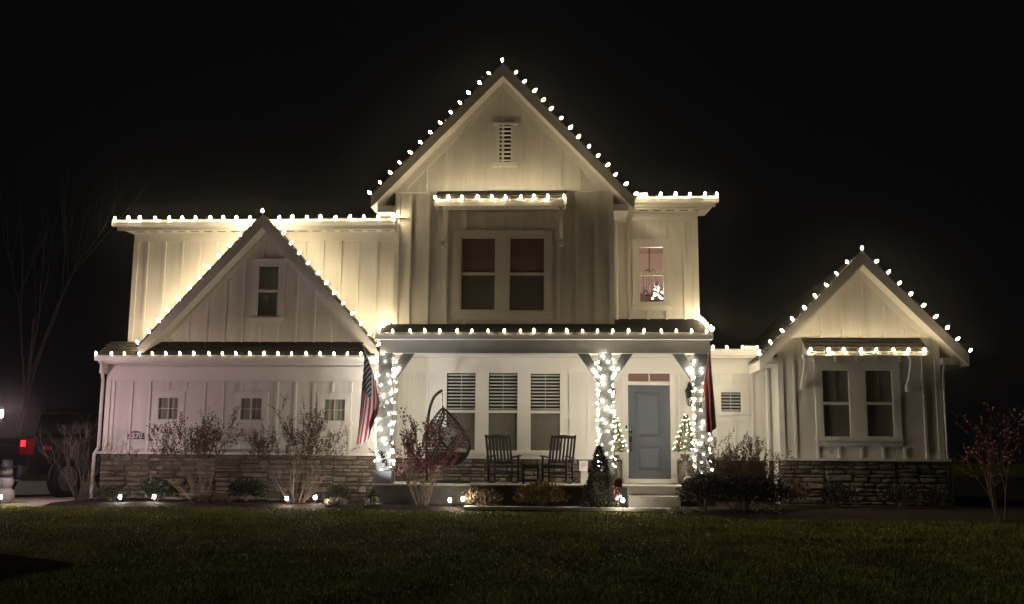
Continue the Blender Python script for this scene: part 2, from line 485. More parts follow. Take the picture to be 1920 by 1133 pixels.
def battens(w, outline, Y, x_start, holes=(), step=.4, zlo=None, top=.0, casing=.14, wd=.05):
    x = x_start
    xmax = max(p[0] for p in outline)
    while x < xmax-.06:
        r = zrange(outline, x)
        if r:
            spans = [(r[0] if zlo is None else max(zlo,r[0]), r[1]-top)]
            for h in holes:
                if h[0]-casing-.02 < x < h[1]+casing+.02:
                    ns = []
                    for a,b in spans:
                        lo, hi = h[2]-casing-.03, h[3]+casing
                        if lo > a: ns.append((a, min(b,lo)))
                        if hi < b: ns.append((max(a,hi), b))
                    spans = ns
            for a,b in spans:
                if b-a > .04: piece('batten', M['trim'], x-wd/2, x+wd/2, Y-.032, Y+.003, a, b, w)
        x += step
def box_part(name, mt, x0,x1,y0,y1,z0,z1, parent=None):
    return MB().bbox(x0,x1,y0,y1,z0,z1).build(name, M[mt], parent or house)

def window(hole, Y, kind='double', casing=.12, head=None, sill=True, lab=None, top_fill=None, low_fill=None, muntin=None, depth=.8, roommat='room'):
    x0,x1,z0,z1 = hole[:4]; Y0 = Y; Y = Y-.045
    root = MB()
    fr = .035
    root.box(x0,x1,Y+.02,Y+.09,z0,z0+fr).box(x0,x1,Y+.02,Y+.09,z1-fr,z1).box(x0,x0+fr,Y+.021,Y+.09,z0+fr,z1-fr).box(x1-fr,x1,Y+.021,Y+.09,z0+fr,z1-fr)
    w = root.build('window', M['trim'], house)
    if lab: w['label'] = lab
    # room behind
    if depth:
        g = .02; d0, d1 = Y0+.13, Y0+.13+depth
        rm = MB().add([(x0-g,d0,z0-g),(x1+g,d0,z0-g),(x1+g,d0,z1+g),(x0-g,d0,z1+g),(x0-g,d1,z0-g),(x1+g,d1,z0-g),(x1+g,d1,z1+g),(x0-g,d1,z1+g)],
             [(4,5,6,7),(0,1,5,4),(2,3,7,6),(3,0,4,7),(1,2,6,5)])
        rm.build('room', M[roommat], w)
    zm = z0 + (z1-z0)*.5
    xa, xb = x0+fr, x1-fr
    if kind == 'double':
        MB().bbox(xa,xb,Y+.025,Y+.075,zm-.03,zm+.03).build('meeting_rail', M['trim'], w)
        MB().add([(xa,Y+.06,zm+.03),(xb,Y+.06,zm+.03),(xb,Y+.06,z1-fr),(xa,Y+.06,z1-fr)],[(0,1,2,3)]).build('pane', M['glass'], w)
        MB().add([(xa,Y+.05,z0+fr),(xb,Y+.05,z0+fr),(xb,Y+.05,zm-.03),(xa,Y+.05,zm-.03)],[(0,1,2,3)]).build('pane', M['glass'], w)
        parts = [(zm+.03, z1-fr, top_fill), (z0+fr, zm-.03, low_fill)]
    else:
        MB().add([(xa,Y+.06,z0+fr),(xb,Y+.06,z0+fr),(xb,Y+.06,z1-fr),(xa,Y+.06,z1-fr)],[(0,1,2,3)]).build('pane', M['glass'], w)
        parts = [(z0+fr, z1-fr, top_fill)]
    for a, b, fill in parts:
        if fill == 'shutter':
            n = max(5, int(round((b-a)/.072))); st = (b-a)/n
            for i in range(n):
                zc = a + (i+.5)*st
                s = MB().bar((xa+.012,Y+.10,zc),(xb-.012,Y+.10,zc), .034, .009, upv=(0,-.86,-.50))
                s.build('slat', M['blind'], w)
            MB().box((xa+xb)/2-.008,(xa+xb)/2+.008,Y+.083,Y+.092,a,b).build('tilt_rod', M['blind'], w)
        elif fill == 'red':
            n = max(5, int(round((b-a)/.062))); st = (b-a)/n
            for i in range(n):
                zc = a + (i+.5)*st; full = i > n*.42
                MB().bar((xa+.004,Y+.085,zc),(xb-.004,Y+.085,zc), .052 if not full else .066, .006, upv=(0,-.9,-.35)).build('slat', M['red_blind'], w)
        elif fill in ('curtain','screen'):
            m2 = MB(); nn = 14
            for i in range(nn+1):
                t = i/nn; xx = xa+(xb-xa)*t; yy = Y+.085+(.012*math.sin(t*22) if fill == 'curtain' else 0)
                m2.v += [(xx,yy,a-.02),(xx,yy,b+.02)]
            m2.f = [(2*i,2*i+2,2*i+3,2*i+1) for i in range(nn)]
            m2.build('curtain', M[fill], w)
    if top_fill == 'red':
        pd = bpy.data.lights.new('slat_backlight','POINT'); pd.energy = 1.5; pd.color = (1,.72,.58); pd.shadow_soft_size = .1  # point light added behind the blind to brighten its slats
        po = link('slat_backlight', pd, w, Matrix.Translation(((x0+x1)/2, Y+.70, z1-.45)))
    if muntin:
        nx, nz, (a,b) = muntin[0], muntin[1], (parts[0][0], parts[0][1])
        for i in range(1,nx):
            xx = xa+(xb-xa)*i/nx; piece('muntin', M['trim' if kind == 'single' else 'muntin'], xx-.007, xx+.007, *((Y+.045,Y+.058) if kind == 'single' else (Y+.064,Y+.074)), a, b, w)
        for i in range(1,nz):
            zz = a+(b-a)*i/nz; piece('muntin', M['trim'], xa, xb, Y+.044, Y+.057, zz-.007, zz+.007, w)
    return w
def casing(x0,x1,z0,z1,Y,cw=.12,sill=True,cap=False,mulls=()):
    p = .028
    cz = MB()
    cz.bbox(x0-cw,x0,Y-p,Y+.004,z0,z1).bbox(x1,x1+cw,Y-p,Y+.004,z0,z1).bbox(x0-cw,x1+cw,Y-p,Y+.004,z1+.001,z1+cw)
    for a,b in mulls: cz.bbox(a,b,Y-p,Y+.004,z0,z1)
    w = cz.build('window_trim', M['trim'], house)
    # thin inner bead and outer drip cap / sill
    MB().bbox(x0-cw-.03,x1+cw+.03,Y-p-.03,Y+.005,z0-.05,z0-.001).build('sill', M['trim'], w)
    MB().bbox(x0-cw,x1+cw,Y-p+.004,Y+.005,z0-.05-cw*.9,z0-.051).build('apron', M['trim'], w)
    if cap: MB().bbox(x0-cw-.02,x1+cw+.02,Y-p-.025,Y+.005,z1+cw+.001,z1+cw+.03).build('drip_cap', M['trim'], w)
    return w

def rect(px0,px1,py0,py1,Y):
    ym = (py0+py1)/2; xm = (px0+px1)/2
    return [X(px0,ym,Y), X(px1,ym,Y), Z(xm,py1,Y), Z(xm,py0,Y)]

# --- stones
STONES = []
rg = random.Random(21)
for k in range(16):
    mb = MB(); n = 8
    base = [(0,0),(.5,0),(1,0),(1,.5),(1,1),(.5,1),(0,1),(0,.5)]
    o = []
    for (a,b) in base:
        corner = (a in (0,1)) and (b in (0,1))
        ja = rg.uniform(0,.05 if not corner else .12); jb = rg.uniform(0,.12 if not corner else .26)
        o.append((a + (ja if a < .5 else -ja if a > .5 else rg.uniform(-.1,.1)), b + (jb if b < .5 else -jb if b > .5 else rg.uniform(-.12,.12))))
    vs = [(a,1,b) for a,b in o] + [(a,.22+rg.uniform(-.12,.12),b) for a,b in o]
    vs += [(.5+(a-.5)*.86,rg.uniform(-.02,.16),.5+(b-.5)*.66) for a,b in o]
    vs += [(.5+rg.uniform(-.12,.12),rg.uniform(-.1,.1),.5+rg.uniform(-.1,.1))]
    fs = []
    for i in range(n):
        j = (i+1)%n
        fs += [(i,j,j+n,i+n),(i+n,j+n,j+2*n,i+2*n),(i+2*n,j+2*n,3*n)]
    STONES.append(MB().add(vs,fs).mesh('stone', M['stone']))
def stone_wall(x0,x1,z0,z1,Y,seed,name='stone_base',side=None):
    rg = random.Random(seed)
    back = MB().box(x0,x1,Y-.02,Y+.12,z0,z1).build(name, M['mortar'], house)
    z = z0
    def put(a,b,c,d):
        g = .007; dp = rg.uniform(.05,.095)
        mw = Matrix.Translation((a+g, Y-.018-dp+.02, c+g)) @ Matrix.Diagonal((b-a-2*g, dp, d-c-2*g, 1))
        if rg.random() < .5:
            mw = Matrix.Translation((b-g, Y-.018-dp+.02, c+g)) @ Matrix.Diagonal((-(b-a-2*g), dp, d-c-2*g, 1))
        link('stone', rg.choice(STONES), back, mw)
    def split(a,b,c,d):
        w, h = b-a, d-c
        hm, wm = rg.choice([.10,.14,.17,.20]), rg.choice([.30,.42,.55,.68])
        if h > hm and h > .115 and (h > .21 or rg.random() < .85):
            k = c+h*rg.uniform(.32,.68)
            split(a,b,c,k); split(a,b,k,d)
        elif w > wm:
            k = a+w*rg.uniform(.3,.7); split(a,k,c,d); split(k,b,c,d)
        else: put(a,b,c,d)
    x = x0
    nc = max(1, round((x1-x0)/1.25)); cuts = [x0]+[x0+(x1-x0)*(i+rg.uniform(-.25,.25))/nc for i in range(1,nc)]+[x1]
    for a_,b_ in zip(cuts[:-1],cuts[1:]): split(a_,b_,z0,z1)
    return back

# --- gable helper
def gable(apex, lf, rf, Yf, Yb, thick=.19, name='roof', soffit=.0):
    """two roof slopes between pixel-measured corners at the front rake plane; returns XZ corners"""
    A, L, Rr = [(X(*p,Yf), Z(*p,Yf)) for p in (apex, lf, rf)]
    mbw, mbs = MB(), MB()
    for foot in (L, Rr):
        d = Vector((foot[0]-A[0], foot[1]-A[1])); d.normalize()
        nrm = Vector((d.y, -d.x))
        if nrm.y < 0: nrm = -nrm
        t = thick/ max(.2, nrm.y)                      # vertical thickness
        q = [A, foot, (foot[0], foot[1]-t*.9), (A[0], A[1]-t)]
        mbw.prism(q, Yf, Yf+.04)                        # fascia board
        mbw.prism([(A[0],A[1]-.05),(foot[0],foot[1]-.05),(foot[0],foot[1]-t*.84),(A[0],A[1]-t*.93)], Yf+.041, Yb)
        ln = math.dist(A, foot); nc = max(4, int(ln/.14))
        e = Vector((foot[0]-A[0], foot[1]-A[1]))/nc
        for i in range(nc):                             # shingle courses, each lapped over the next
            p0 = Vector(A)+e*i; p1 = Vector(A)+e*(i+1.1)
            a0 = p0+nrm*.006; a1 = p1+nrm*.022
            mbs.prism([tuple(a0), tuple(a1), tuple(a1-nrm*.012), tuple(a0-nrm*.004)], Yf-.035, Yb)
    r = mbs.build(name, M['shingle'], house)
    mbw.build('rake_board', M['trim'], r)
    return A, L, Rr
def inset_tri(A, L, Rr, dz, zb):
    """gable wall outline dz below the roof line, cut off at zb"""
    def lin(p, q, z): t = (z-p[1])/(q[1]-p[1]); return p[0]+t*(q[0]-p[0])
    A2 = (A[0], A[1]-dz); L2 = (L[0], L[1]-dz); R2 = (Rr[0], Rr[1]-dz)
    return A2, L2, R2, lin(A2,L2,zb), lin(A2,R2,zb)
def frieze(A, L, Rr, dz, zb, Y, w=.15, name='frieze_board'):
    A2,L2,R2,xl,xr = inset_tri(A,L,Rr,dz,zb); A3,L3,R3,xl3,xr3 = inset_tri(A,L,Rr,dz+w*1.4,zb)
    mb = MB()
    mb.prism([A2,(xl,zb),(xl3,zb),A3], Y-.02, Y+.004); mb.prism([A2,A3,(xr3,zb),(xr,zb)], Y-.021, Y+.003)
    mb.build(name, M['trim'], house)

def gutter(x0,x1,Yf,zt,h=.11,d=.12,name='gutter',ends=True):
    """K-style gutter, front profile with an ogee"""
    prof = [(Yf+d,zt),(Yf+d,zt-h),(Yf+.035,zt-h),(Yf+.02,zt-h*.62),(Yf+.006,zt-h*.42),(Yf,zt-h*.22),(Yf,zt),(Yf+.012,zt),(Yf+.012,zt-h*.2),(Yf+.04,zt-h*.8),(Yf+d-.01,zt-h*.8),(Yf+d-.01,zt)]
    mb = MB(); n = len(prof)
    vs = [(x0,y,z) for y,z in prof]+[(x1,y,z) for y,z in prof]
    mb.add(vs, [(i,(i+1)%n,(i+1)%n+n,i+n)[::-1] for i in range(n)])
    mb.box(x0,x0+.004,Yf+.002,Yf+d-.002,zt-h+.001,zt-.004).box(x1-.004,x1,Yf+.002,Yf+d-.002,zt-h+.001,zt-.004)
    return mb.build(name, M['gutter'], house)
def roof_slab(poly3, mt='shingle', name='roof', th=.03, courses=0):
    """flat roof sheet from a 3-D quad (front-left, front-right, back-right, back-left)"""
    a,b,c,d = [Vector(p) for p in poly3]
    mb = MB(); n = courses or 1
    nr = (b-a).cross(d-a).normalized()
    if nr.z < 0: nr = -nr
    for i in range(n):
        t0, t1 = i/n, min(1,(i+1.15)/n)
        p = [a.lerp(d,t0)+nr*.016, b.lerp(c,t0)+nr*.016, b.lerp(c,t1)+nr*.002, a.lerp(d,t1)+nr*.002]
        q = [v-nr*(.014) for v in p[:2]]+[v-nr*.012 for v in p[2:]]
        mb.add(p+q, [(0,1,2,3),(7,6,5,4),(0,4,5,1),(1,5,6,2),(2,6,7,3),(3,7,4,0)])
    return mb.build(name, M[mt], house)

# ================= garage block (left, lower)
gx0, gx1 = X(198.5,765,YG), X(730,765,YG)
gz_g = Z(445,667,20.55)                        # gutter top
gz_w = Z(445,690,YG)                           # top of the visible wall
sill_g = Z(450,848,YG); 
holes_g = [rect(294,337,743,789,YG), rect(447,494,744,790,YG), rect(604,650,746,792,YG)]
ol = [(gx0,sill_g-.02),(gx1,sill_g-.02),(gx1,gz_g),(gx0,gz_g)]
w = wall(ol, YG, holes_g)
battens(w, ol, YG, gx0+.16, holes_g, step=.392, zlo=sill_g, top=gz_g-gz_w+.30, casing=.13)
box_part('frieze_board','trim',gx0-.012,gx1+.012,YG-.024,YG+.003,gz_w-.29+.02,gz_w+.02,w)
box_part('corner_board','trim',gx0-.013,gx0+.09,YG-.028,YG+.05,sill_g,gz_w-.27,w)
box_part('corner_board','trim',gx1-.10,gx1+.013,YG-.028,YG+.05,sill_g,gz_w-.27,w)
for i, h in enumerate(holes_g):
    window(h, YG, 'single', top_fill='curtain', muntin=(2,2), lab=['small square garage window beside the house number','small square garage window in the middle','small square garage window beside the hanging flag'][i])
    casing(*h, YG, .10)
stone_wall(gx0-.02, gx1+.02, -.02, sill_g-.055, YG, 3)
box_part('stone_ledge','trim',gx0-.10,gx1+.10,YG-.125,YG+.01,sill_g-.055,sill_g+.0)
# side walls
MB().box(gx0,gx0+.16,YG+.161,29,-.02,gz_g).build('side_wall', M['siding'], house)
MB().box(gx1-.16,gx1,YG+.161,22.3,FLOOR*0,gz_g+.3).build('side_wall', M['siding'], house)
# pent roof across the front and its return round the left corner
ex0, ex1 = X(179,667,20.55), X(712,667,20.55)
zt = Z(445,641,YG)
roof_slab([(ex0,20.58,gz_g+.012),(ex1,20.58,gz_g+.012),(ex1,YG,zt),(gx0,YG,zt)], courses=5)
roof_slab([(ex0,24.5,gz_g+.012),(ex0,20.58,gz_g+.012),(gx0,YG,zt),(gx0,24.5,zt)], courses=5)
gutter(ex0,ex1,20.50,gz_g)
MB().box(ex0+.03,gx1+.0,20.625,YG-.03,gz_g-.155,gz_g-.11).build('soffit', M['trim'], house)
MB().bbox(ex0+.03,ex1-.01,20.622,20.615,gz_g-.109,gz_g-.002).build('fascia', M['trim'], house)
# eave return at the left corner
MB().prism([(ex0+.05,gz_g-.10),(gx0-.002,gz_g-.10),(gx0-.002,gz_g-.36),(gx0-.06,gz_g-.36)], 20.70, 20.98).build('eave_return', M['trim'], house)

# gable above the garage
ag, lg_, rg_ = (493,402), (259,650), (706,651)
A,L,Rr = gable(ag, lg_, rg_, 20.62, 21.5)
GG = (A,L,Rr)
hole = rect(481,524,497,595,YG)
dz = .22
A2,L2,R2,xl,xr = inset_tri(A,L,Rr,dz,zt-.01)
ol = ccw([A2,(xl,zt-.01),(xr,zt-.01)])
w = wall(ol, YG+.0, [hole])
battens(w, ol, YG, X(490,560,YG)-.39*6, [hole], step=.39, top=.14, casing=.13)
frieze(A,L,Rr,dz,zt,YG)
window(hole, YG, 'double', muntin=(2,1), lab='narrow window in the garage gable')
casing(*hole, YG, .10, cap=True)

# ================= upper left wall behind the garage gable
ux0, ux1 = X(248,540,YL), X(752,500,YL)
uz1 = Z(480,437,YL); uz0 = gz_g-.1
ol = [(ux0,uz0),(ux1,uz0),(ux1,uz1),(ux0,uz1)]
w = wall(ol, YL)
battens(w, ol, YL, ux0+.30, step=.39, top=.19)
box_part('frieze_board','trim',ux0-.012,ux1,YL-.026,YL+.003,uz1-.19,uz1,w)
box_part('corner_board','trim',ux0-.013,ux0+.09,YL-.028,YL+.05,uz0,uz1-.19,w)
MB().box(ux0,ux0+.16,YL+.161,29,uz0,uz1).build('side_wall', M['siding'], house)
le_z = Z(480,412.5,EL)
lx0, lx1 = X(211,415,EL), X(741,415,EL)
gutter(lx0,lx1,EL-.04,le_z,.12)
MB().bbox(lx0+.08,lx1,EL+.082,EL+.11,le_z-.20,le_z-.002).build('fascia', M['trim'], house)
sf = MB().box(lx0+.25,lx1,EL+.115,YL-.002,uz1+.0,uz1+.03).build('soffit', M['trim'], house)
MB().prism([(lx0+.08,le_z-.12),(ux0-.02,le_z-.12),(ux0-.02,uz1-.01),(lx0+.30,uz1-.01)], EL+.12, YL+.2).build('eave_return', M['trim'], house)
k = 0; xx = ux0+.1
while xx < ux1-.3:
    MB().box(xx,xx+.18,EL+.2,EL+.26,uz1-.006,uz1-.001).build('soffit_vent', M['mortar'], sf); xx += .30
roof_slab([(lx0,EL,le_z+.01),(lx1+.2,EL,le_z+.01),(lx1+.2,25.2,le_z+.75),(lx0,25.2,le_z+.75)], courses=10)

# ================= middle bay with the big gable
bx0, bx1 = X(740,500,YB), X(1150,490,YB)
bz0, bz1 = Z(945,628,YB), Z(945,359,YB)
hole_b = [rect(862,931,444,584,YB), rect(953,1023,444,585,YB)]
ol = [(bx0,bz0),(bx1,bz0),(bx1,bz1),(bx0,bz1)]
w = wall(ol, YB, hole_b)
allb = (hole_b[0][0],hole_b[1][1],hole_b[0][2],hole_b[0][3])
battens(w, ol, YB, X(768,500,YB), [allb], step=.395, top=.02, casing=.16)
box_part('corner_board','trim',bx0-.013,bx0+.09,YB-.028,YB+.05,bz0,bz1-.02,w)
box_part('corner_board','trim',bx1-.09,bx1+.013,YB-.028,YB+.05,bz0,bz1-.02,w)
for i,h in enumerate(hole_b):
    window(h, YB, 'double', top_fill='red', low_fill='screen', lab=['left sash window of the upstairs pair','right sash window of the upstairs pair'][i])
casing(allb[0],allb[1],allb[2],allb[3],YB,.13,mulls=[(hole_b[0][1],hole_b[1][0])])
for sx in (bx0, bx1-.16): MB().box(sx,sx+.16,YB+.161,26,bz0,bz1+.4).build('side_wall', M['siding'], house)
A,L,Rr = gable((943,119), (696,368), (1190,371), YBR, 27.5)
BG = (A,L,Rr)
dz = .22
A2,L2,R2,xl,xr = inset_tri(A,L,Rr,dz,bz1)
ol = ccw([A2,(xl,bz1),(xr,bz1)])
w = wall(ol, YB-.035)
battens(w, ol, YB-.035, X(943,300,YB)-.41*5, [], step=.41, top=.20)
frieze(A,L,Rr,dz,bz1,YB-.035,.17)
MB().bbox(xl,xr,YB-.07,YB-.0,bz1-.03,bz1+.0).build('drip_ledge', M['trim'], house)
# louvred vent in the gable peak
vx0,vx1,vz0,vz1 = rect(937,958,236,306,YB)
vb = MB(); yv = YB-.035
vb.bbox(vx0-.09,vx0,yv-.03,yv+.004,vz0,vz1).bbox(vx1,vx1+.09,yv-.03,yv+.004,vz0,vz1).bbox(vx0-.15,vx1+.15,yv-.05,yv+.004,vz1,vz1+.05).bbox(vx0-.15,vx1+.15,yv-.05,yv+.004,vz0-.10,vz0)
vt = vb.build('gable_vent', M['trim'], house)
MB().box(vx0,vx1,yv-.006,yv+.002,vz0,vz1).build('vent_back', M['black'], vt)
for i in range(9):
    zc = vz0+(i+.5)*(vz1-vz0)/9
    MB().bar((vx0,yv-.02,zc),(vx1,yv-.02,zc),.035,.028,upv=(0,-.6,.8)).build('louvre', M['trim'], vt)
# boxed eave returns at the feet of the big gable
for (xa,xb) in ((L[0]+.10,bx0-.003),(bx1+.003,Rr[0]-.12)):
    MB().bbox(xa,xb,YBR+.2,24,L[1]-.30,L[1]-.16).build('eave_return', M['trim'], house)
# awning over the upstairs windows
def awning(px0,px1,py_roof,py_top,py_bot,Yw,out,brackets,side='bracket'):
    Yf = Yw-out
    x0,x1 = X(px0,py_top,Yf), X(px1,py_top,Yf)
    xm = (px0+px1)/2
    z0, z1 = Z(xm,py_bot,Yf), Z(xm,py_top,Yf); zr = Z(xm,py_roof,Yw-.03)
    root = MB().bbox(x0,x1,Yf,Yf+.03,z0,z1).build('awning', M['trim'], house)
    MB().prismx([(Yf+.031,z0+.02),(Yf+.031,z1-.02),(Yw-.035,zr-.05),(Yw-.035,z0+.06),(Yf+.05,z0+.04)], x0+.002, x1-.002).build('awning_box', M['trim'], root)
    r = roof_slab([(x0-.02,Yf-.02,z1+.004),(x1+.02,Yf-.02,z1+.004),(x1-.0,Yw-.02,zr),(x0+.0,Yw-.02,zr)], courses=4, name='awning_roof')
    r.parent = root; r.matrix_parent_inverse = WM[root.name].inverted()
    for bx_, z_low in brackets:
        xc = X(bx_, py_bot+20, Yf+.08); zl = Z(bx_, z_low, Yw-.06)
        pts = []
        n = 10
        for i in range(n+1):
            t = i/n; pts.append((Yf+.07+(out-.14)*(t**1.7), z0-.0+(zl-z0)*(t**.85)))
        poly = pts + [(y+.085, z+.01) for y,z in pts[::-1]]
        b = MB()
        for i in range(n):
            q = [pts[i],pts[i+1],(min(pts[i+1][0]+.085,Yw-.02),pts[i+1][1]+.012),(pts[i][0]+.085,pts[i][1]+.012)]
            b.prismx(q, xc-.035, xc+.035)
        b.box(xc-.055,xc+.055,Yf+.05,Yf+.22,z0-.045,z0+.03).box(xc-.045,xc+.045,Yw-.17,Yw-.026,zl-.03,zl+.05).box(xc-.04,xc+.04,Yw-.13,Yw-.027,zl-.07,zl-.03)
        b.build('bracket', M['trim'], root)
    return x0,x1,z1,Yf
AW1 = awning(814,1062,358,372.5,386,YB-.035,.62,[(826,458),(1052,455)])

# ================= upper right wall (over the front door)
rx0, rx1 = X(1140,500,YR), X(1308.5,500,YR)
rz1 = Z(1235,399,YR); rz0 = Z(1235,620,YR)
hole_r = rect(1196.5,1247,461,569,YR)
ol = [(rx0,rz0),(rx1,rz0),(rx1,rz1),(rx0,rz1)]
w = wall(ol, YR, [hole_r])
battens(w, ol, YR, X(1213,430,YR)-.40, [hole_r], step=.40, top=.17, casing=.14)
box_part('frieze_board','trim',rx0,rx1+.012,YR-.026,YR+.003,rz1-.17,rz1,w)
box_part('corner_board','trim',rx1-.10,rx1+.013,YR-.028,YR+.05,rz0,rz1-.17,w)
window(hole_r, YR, 'double', depth=0, lab='lit window with a chandelier seen through it')
casing(*hole_r, YR, .12, cap=True)
MB().box(rx1-.16,rx1,YR+.161,28,rz0-.6,rz1).build('side_wall', M['siding'], house)
re_z = Z(1270,369.5,ER)
qx0, qx1 = X(1186,372,ER), X(1347,368,ER)
gutter(qx0,qx1,ER-.04,re_z,.12)
MB().bbox(qx0,qx1-.06,ER+.082,ER+.11,re_z-.20,re_z-.002).build('fascia', M['trim'], house)
sf = MB().box(rx0,qx1-.25,ER+.115,YR-.002,rz1,rz1+.03).build('soffit', M['trim'], house)
MB().prism([(rx1+.02,re_z-.12),(qx1-.08,re_z-.12),(qx1-.22,rz1-.03),(rx1+.02,rz1-.03)], ER+.12, YR+.2).build('eave_return', M['trim'], house)
xx = rx0+.1
while xx < rx1-.1:
    MB().box(xx,xx+.18,ER+.2,ER+.26,rz1-.006,rz1-.001).build('soffit_vent', M['mortar'], sf); xx += .29
roof_slab([(qx0-.2,ER,re_z+.01),(qx1,ER,re_z+.01),(qx1,26,re_z+.7),(qx0-.2,26,re_z+.7)], courses=10)
# splash guard where the valley meets the gutter
MB().bbox(qx0+.10,qx0+.30,ER-.04,ER-.03,re_z+.002,re_z+.085).build('splash_guard', M['gutter'], house)

# ================= porch
sx0, sx1 = X(697,925,19.85), X(1341,912,19.85)
pz0 = FLOOR
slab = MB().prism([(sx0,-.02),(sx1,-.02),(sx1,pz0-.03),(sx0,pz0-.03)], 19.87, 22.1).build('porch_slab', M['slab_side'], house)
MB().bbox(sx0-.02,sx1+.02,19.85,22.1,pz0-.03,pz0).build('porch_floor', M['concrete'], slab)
pwx0, pwx1 = gx1-.02, X(1470,760,YP)
pz1 = Z(1000,664,20.0)+.12
sill_p = Z(1000,856.5,YP)
hole_p = [rect(834,894,697,847,YP), rect(913,973,697,848,YP), rect(992,1053,698,848,YP)]
door = rect(1178,1257,722.5,898,YP)
tran = rect(1178,1257,695,717,YP)
hole_c = rect(1349,1392,733,775,YP)
cz = Z(1390,655,21.55); print('CZ', cz, 'PZ1', pz1)
ol = [(pwx0,pz0),(pwx1,pz0),(pwx1,pz1),(pwx0,pz1)]
dhole = (door[0],door[1],pz0+.02,door[3],.12)
w = wall(ol, YP, hole_p+[dhole,tuple(tran)+(.30,),hole_c])
tri = (hole_p[0][0],hole_p[2][1],hole_p[0][2],hole_p[0][3])
dz_all = (door[0],door[1],pz0,tran[3])
battens(w, ol, YP, X(768,760,YP), [tri,dz_all,hole_c], step=.39, zlo=sill_p, top=.34, casing=.13)
box_part('frieze_board','trim',pwx0,pwx1,YP-.024,YP+.003,pz1-.34,pz1,w)
for i,h in enumerate(hole_p):
    window(h, YP, 'double', top_fill='shutter', low_fill='screen', lab=['porch window behind the hanging egg chair','middle porch window behind the left rocking chair','porch window behind the right rocking chair'][i])
casing(tri[0],tri[1],tri[2],tri[3],YP,.11,mulls=[(hole_p[0][1],hole_p[1][0]),(hole_p[1][1],hole_p[2][0])])
window(hole_c, YP, 'single', top_fill='shutter', lab='small louvred window right of the porch')
casing(*hole_c, YP, .13)
# stone below the porch windows, either side of the door, and the connector
stone_wall(pwx0+.02, door[0]-.14, pz0+.002, sill_p-.05, YP, 8)
box_part('stone_ledge','trim',pwx0,door[0]-.125,YP-.10,YP+.01,sill_p-.05,sill_p)
stone_wall(door[1]+.14, sx1-.02, pz0+.002, sill_p-.05, YP, 9)
MB().box(sx1-.02,pwx1,YP,YP+.16,-.02,pz0).build('foundation_wall', M['mortar'], house)
stone_wall(sx1-.0, pwx1-.02, -.02, sill_p-.05, YP, 10)
box_part('stone_ledge','trim',door[1]+.125,pwx1,YP-.10,YP+.01,sill_p-.05,sill_p)
# door
dw = MB()
dw.bbox(door[0]-.12,door[0]-.0,YP-.03,YP+.004,pz0+.17,tran[3]).bbox(door[1],door[1]+.12,YP-.03,YP+.004,pz0+.17,tran[3]).bbox(door[0]-.14,door[1]+.14,YP-.034,YP+.004,tran[3]+.001,tran[3]+.11)
dw.bbox(door[0]-.001,door[1]+.001,YP-.02,YP+.10,door[3]+.001,tran[2]-.001)
fr = dw.build('door_frame', M['trim'], house)
MB().bbox(door[0]-.12,door[1]+.12,YP-.06,YP+.05,pz0+.004,door[2]-.005).build('threshold', M['trim'], fr)
dY = YP+.05
d = MB().box(door[0],door[1],dY,dY+.045,door[2],door[3]).build('front_door', M['door_paint'], house)
d['label'] = 'blue grey two panel front door'
W_, H_ = door[1]-door[0], door[3]-door[2]
PAN = ((.065,.345),(.42,.935)); xa,xb = door[0]+.17*W_, door[0]+.83*W_
fz = [door[2]]+[door[2]+v*H_ for ab in PAN for v in ab]+[door[3]]
d_ = MB(); pr = dY-.034
d_.bbox(door[0]+.002,xa,pr,dY+.001,door[2],door[3],.004).bbox(xb,door[1]-.002,pr,dY+.001,door[2],door[3],.004)
for k in (0,2,4): d_.bbox(xa+.0005,xb-.0005,pr,dY+.001,fz[k],fz[k+1],.004)
d_.build('door_rail', M['door_paint'], d)
for k in (1,3):
    za,zb = fz[k],fz[k+1]; p = MB(); n_ = 4
    q0 = [(xa+.05,za+.05),(xb-.05,za+.05),(xb-.05,zb-.05),(xa+.05,zb-.05)]; q1 = [(xa+.11,za+.11),(xb-.11,za+.11),(xb-.11,zb-.11),(xa+.11,zb-.11)]
    p.add([(x,dY-.002,z) for x,z in q0]+[(x,dY-.026,z) for x,z in q1], [(0,1,5,4),(1,2,6,5),(2,3,7,6),(3,0,4,7),(4,5,6,7)])
    p.build('door_panel', M['door_paint'], d)
dY = dY-.034
hx = X(1182,810,dY)
kz = Z(1182,808,dY)
kp = MB().bbox(hx-.03,hx+.03,dY-.03,dY+.001,kz-.05,kz+.05).build('keypad_lock', M['black'], d)
MB().ball((hx,dY-.032,kz+.012),.020,.008,.020).build('lock_face', M['chrome'], kp)
hz0, hz1 = Z(1182,846,dY), Z(1182,818,dY)
h_ = MB().bbox(hx-.028,hx+.028,dY-.02,dY+.001,hz1-.14,hz1)
h_.tube([(hx,dY-.02,hz1-.12),(hx,dY-.055,hz1-.14),(hx,dY-.06,(hz0+hz1)/2-.05),(hx,dY-.05,hz0+.0),(hx,dY-.002,hz0-.01)],.012,6)
h_.build('door_handle', M['black'], d)
bx_ = X(1174.5,806,YP-.03); bz_ = Z(1174.5,803,YP-.03)
bell = MB().bbox(bx_-.018,bx_+.018,YP-.055,YP-.029,bz_-.075,bz_+.06).build('doorbell', M['black'], house)
MB().bbox(bx_-.014,bx_+.014,YP-.058,YP-.0551,bz_-.065,bz_-.015).build('doorbell_light', M['green_led'], bell)
